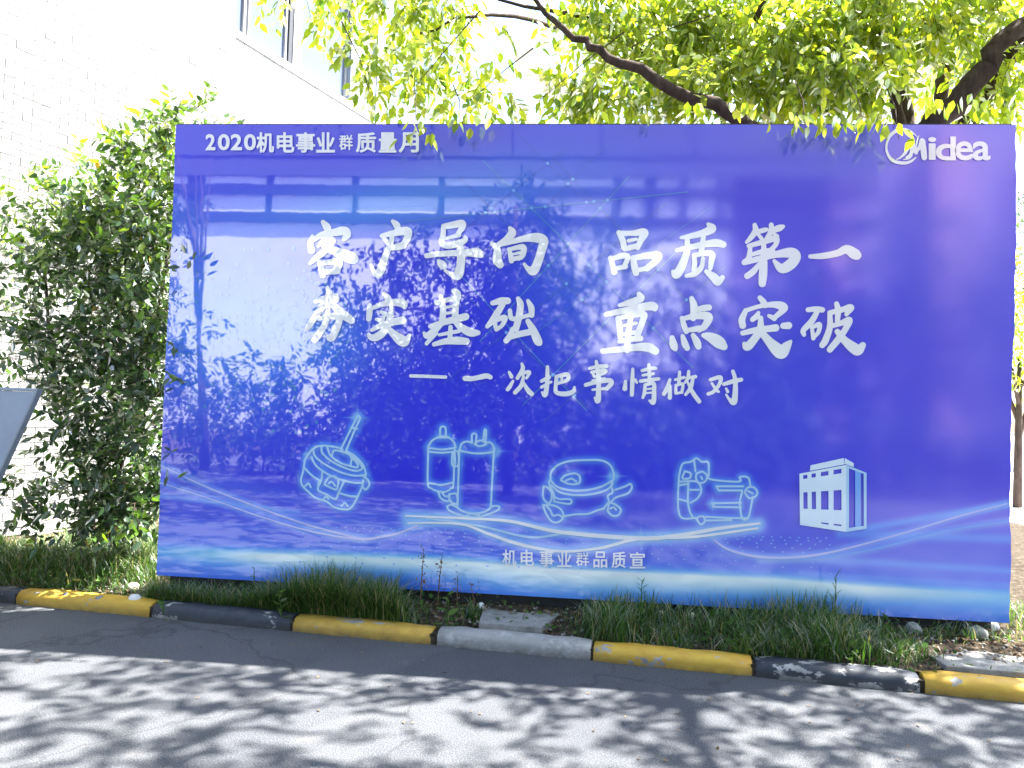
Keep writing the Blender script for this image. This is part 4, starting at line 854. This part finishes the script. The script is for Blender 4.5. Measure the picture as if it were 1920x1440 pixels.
# ---- dense evergreen bush left of the board
bush = empty('evergreen_bush', (-3.55, 0.75, 0.08), label='dense dark glossy evergreen bush between the brick wall and the board', cat='bush')
for P, R in [([(-3.5, .75, 0), (-3.45, .7, .6), (-3.2, .6, 1.3), (-3.0, .5, 2.2), (-2.9, .45, 3.0)], [.026, .022, .018, .014, .01]), ([(-3.55, .78, 0), (-3.7, .7, .8), (-3.9, .6, 1.6), (-4.0, .6, 2.3)], [.024, .02, .015, .01]),
             ([(-3.45, .8, 0), (-3.3, .8, .9), (-3.4, .7, 1.7), (-3.5, .7, 2.6)], [.022, .018, .014, .01])]:
    Pc = catmull(np.array([list(p)+[r] for p, r in zip(P, R)]), 4)
    mb = MB(); mb.tube([p[:3] for p in Pc], [p[3] for p in Pc], 8); mb.build('stem', M['bark'], bush, smooth=True)
lob = [(290, 300, .45, 36, 50, 40), (320, 235, .45, 24, 30, 14), (365, 212, .6, 34, 12, 7), (250, 370, .5, 65, 50, 55), (170, 325, .6, 38, 24, 10), (110, 350, .7, 24, 16, 4), (150, 400, .5, 90, 50, 60), (40, 410, .6, 50, 30, 12), (60, 480, .5, 80, 50, 40), (200, 480, .5, 110, 80, 120), (290, 450, .35, 42, 110, 70),
       (90, 590, .5, 90, 70, 48), (220, 610, .5, 90, 90, 110), (290, 620, .35, 34, 110, 62), (60, 690, .5, 60, 60, 30), (190, 730, .5, 90, 80, 84), (280, 780, .35, 30, 110, 54), (120, 820, .5, 60, 44, 16), (225, 870, .5, 60, 70, 66), (255, 940, .35, 42, 38, 44), (180, 960, .3, 50, 26, 26), (60, 900, .5, 60, 50, 14), (150, 930, .5, 80, 36, 12), (270, 930, .4, 22, 45, 22), (30, 960, .4, 40, 40, 8), (-60, 560, .6, 60, 180, 40)]
LP, LD, TS, TT = [], [], [], []
for (px, py, y, rx, ry, n) in lob:
    c = W_(px, py, y); s_ = ((c-CAM) @ FW)/FPX
    p, d, s1, t1 = twigs(c, (rx*s_, .30, ry*s_), int(n*1.35), per=8, tlen=.22, droop=.12, shell=.1)
    LP.append(p); LD.append(d); TS.append(s1); TT.append(t1)
P = np.vstack(LP); D = np.vstack(LD); keep = ~((P[:, 0] > -2.76) & (P[:, 1] < 0.16) & (P[:, 1] > -.1)) & ~((P[:, 0] > -2.60) & (P[:, 1] < 0.16)); P, D = P[keep], D[keep]
nn = len(P); hue = np.clip(rng.random(nn)**1.3*.8+np.clip((P[:, 2]-1.7)*.28, 0, .4), 0, .98); hue[rng.random(nn) < .003] = 1.0  # tone rises with height: the sunlit top is put into the leaf colour
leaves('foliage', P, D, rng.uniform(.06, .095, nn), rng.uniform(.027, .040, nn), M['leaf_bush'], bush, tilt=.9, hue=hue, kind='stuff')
V, F = twig_mesh(np.vstack(TS), np.vstack(TT), .003); link('twigs', mesh_np('twigs', V, F), M['bark'], bush, kind='stuff')
for (px, py, y, n) in [(332, 470, -.10, 6), (345, 500, -.12, 5), (330, 715, -.12, 7), (312, 560, -.05, 5), (318, 850, -.08, 4), (322, 890, -.08, 3), (325, 640, -.06, 4), (330, 220, .1, 5), (360, 205, .2, 5), (395, 212, .2, 4), (120, 345, .1, 4), (180, 310, .2, 5), (220, 320, .2, 4),
                       (20, 355, .2, 4), (40, 350, .2, 3), (265, 420, -.05, 9), (240, 520, -.05, 8), (150, 560, -.05, 8), (90, 500, -.05, 8), (200, 640, -.05, 8), (120, 700, -.05, 8), (190, 830, -.05, 8), (60, 1020, -.1, 3), (75, 1000, -.1, 4), (195, 1000, .0, 3), (265, 960, -.02, 6), (240, 985, 0, 4), (30, 980, 0, 4), (110, 950, 0, 5)]:
    c = W_(px, py, y)
    for i in range(n):
        p = c+rng.normal(0, .035, 3)*np.array([1, .4, 1]); a_ = rng.uniform(0, 6.28)
        single_leaf(p, np.array([math.cos(a_), -.5+rng.normal(0, .3), math.sin(a_)*.8]), rng.uniform(.065, .095), rng.uniform(.028, .038), 'bush', M['leaf_bush'], bush, float(np.clip(rng.random()*1.0, 0, .99)))

# ---- trees beyond the right edge, and trees across the road
def simple_tree(x, y, h, rad, zc, rz, nt, label, r=.09, group=None, leafm='leaf_far', size=(.08, .13), lobes_=None, lean=0.0):
    t_ = empty('tree', (x, y, 0.05), label=label, cat='tree', group=group)
    mb = MB(); mb.tube([(x, y, -.02), (x+lean*.3, y, h*.3), (x+lean, y, h*.75)], [r, r*.8, r*.4], 9); mb.build('trunk', M['bark'], t_, smooth=True)
    for i in range(4):
        a_ = i*1.7+x; e = (x+lean+math.cos(a_)*rad*.6, y+math.sin(a_)*rad*.5, zc+rz*.35); s_ = (x+lean*.5, y, h*(.35+.08*i))
        mb = MB(); mb.tube([s_, tuple((np.array(s_)+np.array(e))/2+np.array([0, 0, .1])), e], [r*.5, r*.35, r*.12], 6); mb.build('branch', M['bark'], t_, smooth=True)
    Ps, Ds = [], []
    for (cx, cy, cz, a_, b_, c_, n) in (lobes_ or [(x+lean, y, zc, rad, rad*.8, rz, nt)]):
        p, d, s1, t1 = twigs((cx, cy, cz), (a_, b_, c_), n, per=8, tlen=.4, droop=.7, shell=.15); Ps.append(p); Ds.append(d)
    p = np.vstack(Ps); d = np.vstack(Ds); p[:, 2] = np.maximum(p[:, 2], .12)
    leaves('crown', p, d, rng.uniform(size[0], size[1], len(p)), rng.uniform(.4, .55, len(p))*size[0], M[leafm], t_, kind='stuff'); return t_
simple_tree(6.75, 7.4, 3.2, 1.5, 3.0, 1.2, 700, 'small tree with thin trunk seen just past the right edge of the board', .07, None, 'leaf_tree')
simple_tree(9.6, 13.5, 5, 2.2, 5.2, 1.5, 420, 'taller tree far behind the right edge of the board', .12)
g = 'trees across the road'
simple_tree(-2.4, -9, 5, 1.6, 2.4, 1.8, 0, 'broad tree across the road with drooping foliage', .11, g, 'leaf_far', (.11, .17),
            [(-3.7, -9, 2.3, .9, .7, 1.5, 150), (-2.2, -9, 1.7, 1.4, .9, 1.6, 900), (-3.2, -9, 1.2, 1.2, .9, 1.2, 420), (-.7, -9, 2.9, 1.1, .8, 2.2, 800), (-3.2, -9, 4.2, 1.1, .6, .6, 55), (-1.5, -9, 4.1, .9, .6, .5, 70), (-3.9, -9, 1.2, .8, .6, .9, 140)])
hd = empty('screen_hedge', (0, -8.2, 0.02), label='added clipped hedge along the far side of the road', cat='screen_hedge')  # put in to hide the bright far ground from the board reflection
Ph, Dh = [], []
for i in range(15):
    x = -5.3+i*1.15
    p, d, s1, t1 = twigs((x, -8.3-i*.02, .75), (.75, .35, .72), 130, per=8, tlen=.3, droop=.2, shell=.1); Ph.append(p); Dh.append(d)
p = np.vstack(Ph); d = np.vstack(Dh); p[:, 2] = np.maximum(p[:, 2], .03); leaves('foliage', p, d, rng.uniform(.10, .15, len(p)), rng.uniform(.05, .07, len(p)), M['leaf_far'], hd, kind='stuff')
mb = MB()
for i in range(16): mb.tube([(-5.5+i*1.1, -8.3, 0), (-5.5+i*1.1+.05, -8.3, .9)], [.03, .015], 6)
mb.build('stems', M['bark'], hd, kind='stuff')
simple_tree(-1.0, -6.9, 6, 1.6, 2.4, 1.8, 0, 'tree with long hanging sprays on the far kerb of the road', .07, g, 'leaf_far', (.10, .15),
            [(-3.0, -6, 3.3, .8, .4, .8, 60), (-1.8, -6, 3.0, 1.0, .5, 1.2, 150), (-.8, -6, 3.4, .7, .5, 1.4, 150), (-3.3, -6, 2.2, .55, .4, .6, 70), (-2.4, -6, 1.6, 1.0, .5, .8, 150), (-.6, -6, 1.6, 1.1, .5, 1.0, 160), (.9, -6, 1.4, 1.0, .5, .8, 120), (1.2, -6, 3.2, 1.1, .4, 1.0, 60), (2.2, -6, 2.4, .7, .4, .8, 50), (-4.5, -6, 1.7, .5, .35, .5, 60), (-5.6, -6, 1.5, .5, .35, 1.2, 90), (-4.0, -6, 1.0, .5, .35, .7, 70)])
simple_tree(2.0, -9.4, 5, 1.5, 2.6, 1.6, 0, 'lighter tree across the road with gaps in its crown', .10, g, 'leaf_far', (.11, .17),
            [(1.1, -9.4, 1.2, 1.5, .8, 1.3, 700), (1.9, -9.4, 3.4, 1.2, .7, 1.1, 120), (3.0, -9.4, 1.7, 1.2, .8, 1.5, 600), (.6, -9.4, 4.4, .7, .5, .6, 40)])
simple_tree(5.2, -10, 6, 2.2, 3.4, 2.6, 0, 'tall dense tree across the road in front of the pink building', .13, g, 'leaf_far', (.11, .17),
            [(4.2, -10, 2.2, 1.4, 1, 2.2, 700), (6.2, -10, 3.0, 1.9, 1, 2.8, 800), (8.6, -10, 3, 1.7, 1, 2.5, 420)])
simple_tree(-6.75, -8.6, 6, .5, 5.6, .7, 0, 'slender leaning tree across the road at the left', .085, g, 'leaf_far', (.10, .15),
            [(-7.9, -9, 5.0, .7, .5, .5, 90), (-7.9, -9, 1.6, .5, .5, 1.1, 110), (-6.4, -9, .9, 1.0, .5, .7, 150), (-8.4, -9, 3.0, .6, .5, 1.4, 150)], lean=-.45)

# ------------------------------------------------------------------ leaning metal sign at the left edge of the picture
A1 = Vector(W_(78, 729, -.42)); B1 = Vector((A1.x-.56, A1.y-.05, 0.03))
sg = empty('frame_sign', B1[:], label='blue-grey metal A-frame sign leaning at the kerb at the left edge of the picture', cat='sign')
LL = Vector((-0.62, 0.12, 0.0)); nrm = (A1-B1).cross(LL).normalized()
def plate(c0, c1, s0, s1, th0, th1, name, mt):
    V = []
    for th in (th0, th1):
        for (u, v) in ((s0, c0), (s1, c0), (s1, c1), (s0, c1)): V.append(B1.lerp(A1, v)+LL*u+nrm*th)
    mb = MB(); mb.add(V, [[0, 3, 2, 1], [4, 5, 6, 7], [0, 1, 5, 4], [1, 2, 6, 5], [2, 3, 7, 6], [3, 0, 4, 7]]); return mb.build(name, mt, sg, bevel=.004)
plate(.06, .985, .035, .965, -.008, .008, 'panel', M['sheet'])
plate(.0, 1.0, .0, .033, -.018, .018, 'frame', M['edge_metal']); plate(.0, 1.0, .967, 1.0, -.018, .018, 'frame', M['edge_metal'])
plate(.987, 1.0, .034, .966, -.014, .014, 'frame', M['sheet']); plate(.04, .06, .034, .966, -.014, .014, 'frame', M['edge_metal'])
mb = MB(); mb.tube([A1+LL*.9, Vector((A1.x-.95, A1.y+.35, 0.04))], .012, 8); mb.build('rear_leg', M['edge_metal'], sg)

# ------------------------------------------------------------------ verge plants
def verge_z(x, y): return 0.055
def grass_patch(name, spec, mt):
    Vs = []; hs = []; n_tot = 0
    for (cx, cy, rx, ry, n, h, lean) in spec:
        x = cx+rng.normal(0, 1, n)*rx*.6; y = cy+rng.normal(0, 1, n)*ry*.6
        y = np.maximum(y, kerb_y(x)+.12); y = np.where((x > BW0) & (x < BW1) & (y > -.02), np.minimum(y, -.02-rng.random(n)*.1), y)
        hh = h*rng.uniform(.35, 1.15, n)*np.exp(-((x-cx)/rx)**2*.35); a_ = rng.uniform(0, 6.28, n); ln = rng.uniform(.15, lean, n)
        w = rng.uniform(.0018, .0036, n); dx, dy = np.cos(a_), np.sin(a_); base = np.stack([x, y, vz(x, y)-.015], -1)
        d = np.stack([dx, dy, np.zeros(n)], -1); s_ = np.stack([-dy, dx, np.zeros(n)], -1)
        for q, (u, ww) in enumerate(((0, 1), (.45, .9), (.8, .55), (1, .05))):
            c = base+d*(hh*ln*u**2.2)[:, None]+np.array([0, 0, 1])*(hh*(u-.25*ln*u**3))[:, None]
            Vs.append((n_tot, q, c-s_*(w*ww)[:, None], c+s_*(w*ww)[:, None]))
        hs.append(np.clip(rng.random(n)*.9+(rng.random(n) < .22)*.6, 0, 1)); n_tot += n
    V = np.zeros((n_tot, 4, 2, 3)); off = 0; i = 0
    for (o_, q, l, r_) in Vs: V[o_:o_+len(l), q, 0] = l; V[o_:o_+len(l), q, 1] = r_
    F = []; 
    for q in range(3): F.append((q*2, q*2+1, q*2+3, q*2+2))
    F = (np.arange(n_tot)[:, None, None]*8+np.array(F)[None]).reshape(-1, 4)
    col = np.repeat(np.concatenate(hs), 8)[:, None]*np.ones(3)
    return link(name, mesh_np(name, V.reshape(-1, 3), F, False, col), mt, kind='stuff', label='green and dry grass growing along the verge below the board')
spec = [(-1.45, -.22, .36, .12, 2600, .34, .9), (-1.12, -.22, .2, .12, 1300, .29, .9), (-2.25, -.14, .3, .12, 700, .17, .9), (-2.45, -.05, .25, .12, 500, .15, .9), (-1.85, -.2, .25, .12, 800, .2, .9),
        (.30, -.28, .14, .14, 800, .24, .8), (.62, -.34, .22, .13, 500, .13, .9), (.45, -.1, .3, .08, 400, .2, .7), (1.15, -.42, .25, .14, 700, .16, .9), (1.5, -.40, .26, .13, 900, .24, .9), (1.45, -.15, .4, .1, 900, .26, .7), (1.85, -.4, .2, .15, 500, .14, .9),
        (1.0, -.2, .5, .12, 600, .22, .8), (2.35, -.1, .35, .06, 220, .12, .9), (2.75, -.25, .12, .1, 250, .12, .8), (3.0, .3, .3, .4, 500, .16, .8),
        (-3.1, .35, .5, .3, 2200, .20, .8), (-3.6, .55, .5, .35, 2600, .20, .8), (-4.2, .45, .5, .35, 1800, .20, .8), (-3.1, .9, .5, .5, 2200, .22, .6), (-3.9, 1.2, .4, .5, 1500, .2, .6), (-3.4, .1, .6, .15, 700, .1, 1), (-4.5, .1, .6, .2, 900, .15, .9), (-3.3, 1.8, .6, .7, 1600, .22, .6),
        (-.55, -.12, .1, .1, 120, .1, .9), (0, -.2, 2.7, .2, 700, .06, 1.2), (-3.8, .2, 1.2, .3, 1500, .07, 1.2)]
grass_patch('grass', spec, M['grass'])
# ground cover leaves and leaf litter
n = 4200; x = rng.uniform(-5, 3.4, n); y = kerb_y(x)+.12+rng.random(n)**1.3*.5
wgt = np.exp(-((x-1.4)/.5)**2)+np.exp(-((x+1.4)/.6)**2)*.6+np.exp(-((x+3.7)/.8)**2)*.7+.06
kp = rng.random(n) < wgt; x, y = x[kp], y[kp]; n = len(x)
P = np.stack([x, y, vz(x, y)+rng.random(n)*.10], -1); D = rng.normal(size=(n, 3)); D[:, 2] = np.abs(D[:, 2])*.5
leaves('ground_cover', P, D, rng.uniform(.02, .065, n), rng.uniform(.010, .030, n), M['grass'], None, hue=rng.random(n)*.9, kind='stuff', label='small weeds and clover on the verge')
n = 3600; x = rng.uniform(-5, 3.2, n); y = kerb_y(x)+.1+rng.random(n)*.8
P = np.stack([x, y, vz(x, y)+.008+rng.random(n)*.012], -1); D = rng.normal(size=(n, 3)); D[:, 2] *= .25
leaves('leaf_litter', P, D, rng.uniform(.02, .055, n), rng.uniform(.008, .02, n), M['dry'], None, tilt=.4, kind='stuff', label='dry fallen leaves and twigs on the soil')
n = 90; x = rng.uniform(-3.5, 3, n); y = kerb_y(x)-.02-rng.random(n)**2*1.2
P = np.stack([x, y, np.full(n, .006)], -1); D = rng.normal(size=(n, 3)); D[:, 2] *= .08
leaves('fallen_leaf', P, D, rng.uniform(.015, .035, n), rng.uniform(.006, .014, n), M['dry'], None, tilt=.15, kind='stuff', label='few small dry leaves on the road')
# pebbles: crumbs of mortar on the verge
def rock(r, sq=.7):
    me = bpy.data.meshes.new('stone'); import bmesh
    bm = bmesh.new(); bmesh.ops.create_icosphere(bm, subdivisions=2, radius=r)
    for v in bm.verts: v.co *= 1+rng.normal(0, .10); v.co.z *= sq
    bm.to_mesh(me); bm.free(); return me
for (x, y, r, mk, lb) in [(-.50, -.02, .028, 'render', 'small pale stone at the corner of the middle slab'), (.62, .0, .026, 'cream', 'small tan stone below the board right of the spiky weed'), (.80, -.02, .03, 'cream', 'tan stone below the board, rightmost of the small ones'), (.44, .0, .02, 'cream', 'tiny tan stone behind the spiky weed'),
        (-2.72, -.14, .045, 'render', 'white stone behind the kerb near the left end of the board'), (-2.95, -.15, .03, 'concrete', 'grey stone lying behind the yellow kerbstone'), (-3.2, -.12, .028, 'concrete', 'flat grey stone further left behind the yellow kerbstone'), (-3.37, -.06, .022, 'render', 'pale pebble on the edge of the yellow kerbstone'),
        (2.1, -.06, .05, 'concrete', 'grey stone lump behind the right slab'), (2.45, -.08, .055, 'concrete', 'upright grey stone below the right end of the board'), (2.62, .12, .05, 'render', 'white stone under the right corner of the board'), (-2.85, .05, .04, 'cream', 'tan rubble beside the left corner of the board')]:
    me = rock(r, .8); o = link('stone', me, M[mk], label=lb, cat='stone', group='stones on the verge'); o.location = (x, y, float(vz(x, y))+r*.4)
    me.polygons.foreach_set('use_smooth', np.ones(len(me.polygons), bool))
n = 1500; x = rng.uniform(-5, 3.2, n); y = kerb_y(x)+.12+rng.random(n)*.6; V = []; F = []
ico = rock(1.0, .7); iv = np.array([v.co[:] for v in ico.vertices]); fi = np.array([list(p.vertices) for p in ico.polygons]); bpy.data.meshes.remove(ico)
r_ = rng.uniform(.003, .011, n)**1.0; V = np.stack([x, y, vz(x, y)+.004], -1)[:, None]+iv[None]*r_[:, None, None]
F = (np.arange(n)[:, None, None]*len(iv)+fi[None]).reshape(-1, 3)
link('gravel', mesh_np('gravel', V.reshape(-1, 3), F), M['concrete'], kind='stuff', label='scattered gravel on the verge soil')

def weed(x, y, h, label, leaf_n=8, ll=(.05, .09), wd=.35, mt='grass', dry=0, spread=.5, lean=0.0, low=True, bare=0.0):
    z0 = float(vz(x, y))-.05; w = empty('weed', (x, y, .06), label=label, cat='weed')
    top = (x+lean*h, y-.01, z0+.05+h); mb = MB(); mb.tube([(x, y, z0+.04), (x+lean*h*.3, y, z0+.05+h*.5), top], [.0045, .0035, .0015], 6); mb.build('stem', M[mt if not dry else 'dry'], w)
    st_me = w.children[0].data; a_ = st_me.color_attributes.new('Col', 'FLOAT_COLOR', 'POINT')
    for d_ in a_.data: d_.color = (.5, .5, .5, 1)
    for i in range(leaf_n):
        u = bare+(1-bare)*(i+.5)/leaf_n; an = i*2.4+rng.uniform(-.3, .3); p = np.array([x+lean*h*u*.8, y, z0+.05+h*u])
        L = rng.uniform(*ll)*(1.15-u*.5); single_leaf(p, np.array([math.cos(an), math.sin(an), spread+rng.normal(0, .15)]), L, L*wd, 'weed'+mt, M[mt], w, float(rng.uniform(.45, .9)))
    if dry:
        n = dry; u = rng.uniform(.35, 1.05, n); P = np.stack([x+lean*h*u*.8+rng.normal(0, .018, n), y+rng.normal(0, .015, n), z0+.05+h*u], -1)
        leaves('seed_head', P, rng.normal(size=(n, 3)), rng.uniform(.008, .028, n), rng.uniform(.006, .014, n), M['dry'], w, kind='stuff')
    return w
weed(-.66, -.32, .22, 'broad-leaved green weed growing at the kerb between the yellow and the bare stone', 9, (.06, .09), .42)
weed(-.86, -.16, .42, 'tall dry weed stalk with brown seed heads in front of the board', 4, (.03, .05), .35, dry=46, lean=.03)
weed(-.76, -.12, .38, 'thin dry weed stalk with pale tufts in front of the board', 3, (.02, .04), .3, dry=34, lean=.06)
weed(-.64, -.10, .24, 'short dark dried weed left of the middle slab', 3, (.03, .05), .5, dry=30)
weed(-.52, -.14, .20, 'small withered twiggy weed at the edge of the middle slab', 2, (.02, .04), .4, dry=22, lean=-.15)
weed(.48, -.24, .30, 'upright spiky green weed in front of the pale band of the board', 26, (.05, .08), .16, spread=.7)
weed(-2.42, -.33, .10, 'small green weed at the joint of yellow and black kerbstones', 8, (.04, .07), .4)
weed(-1.68, -.30, .17, 'leafy weed leaning over the black kerbstone', 9, (.05, .09), .28, lean=-.2)
weed(1.36, -.30, .16, 'bright green leafy weed on the right part of the verge', 8, (.04, .06), .5)
weed(1.88, -.28, .13, 'low rosette weed left of the right slab', 10, (.04, .06), .45)
weed(-1.95, -.10, .24, 'slender green weed under the left part of the board', 10, (.04, .06), .2)
weed(-3.5, -.02, .16, 'green weed behind the yellow kerbstone at the left', 9, (.05, .08), .3)
weed(1.02, -.38, .13, 'broad-leaved low weed behind the clean yellow kerbstone', 9, (.04, .065), .5)
weed(1.62, -.14, .34, 'tall thin grass-like weed below the right half of the board', 9, (.08, .12), .1, spread=1.4)
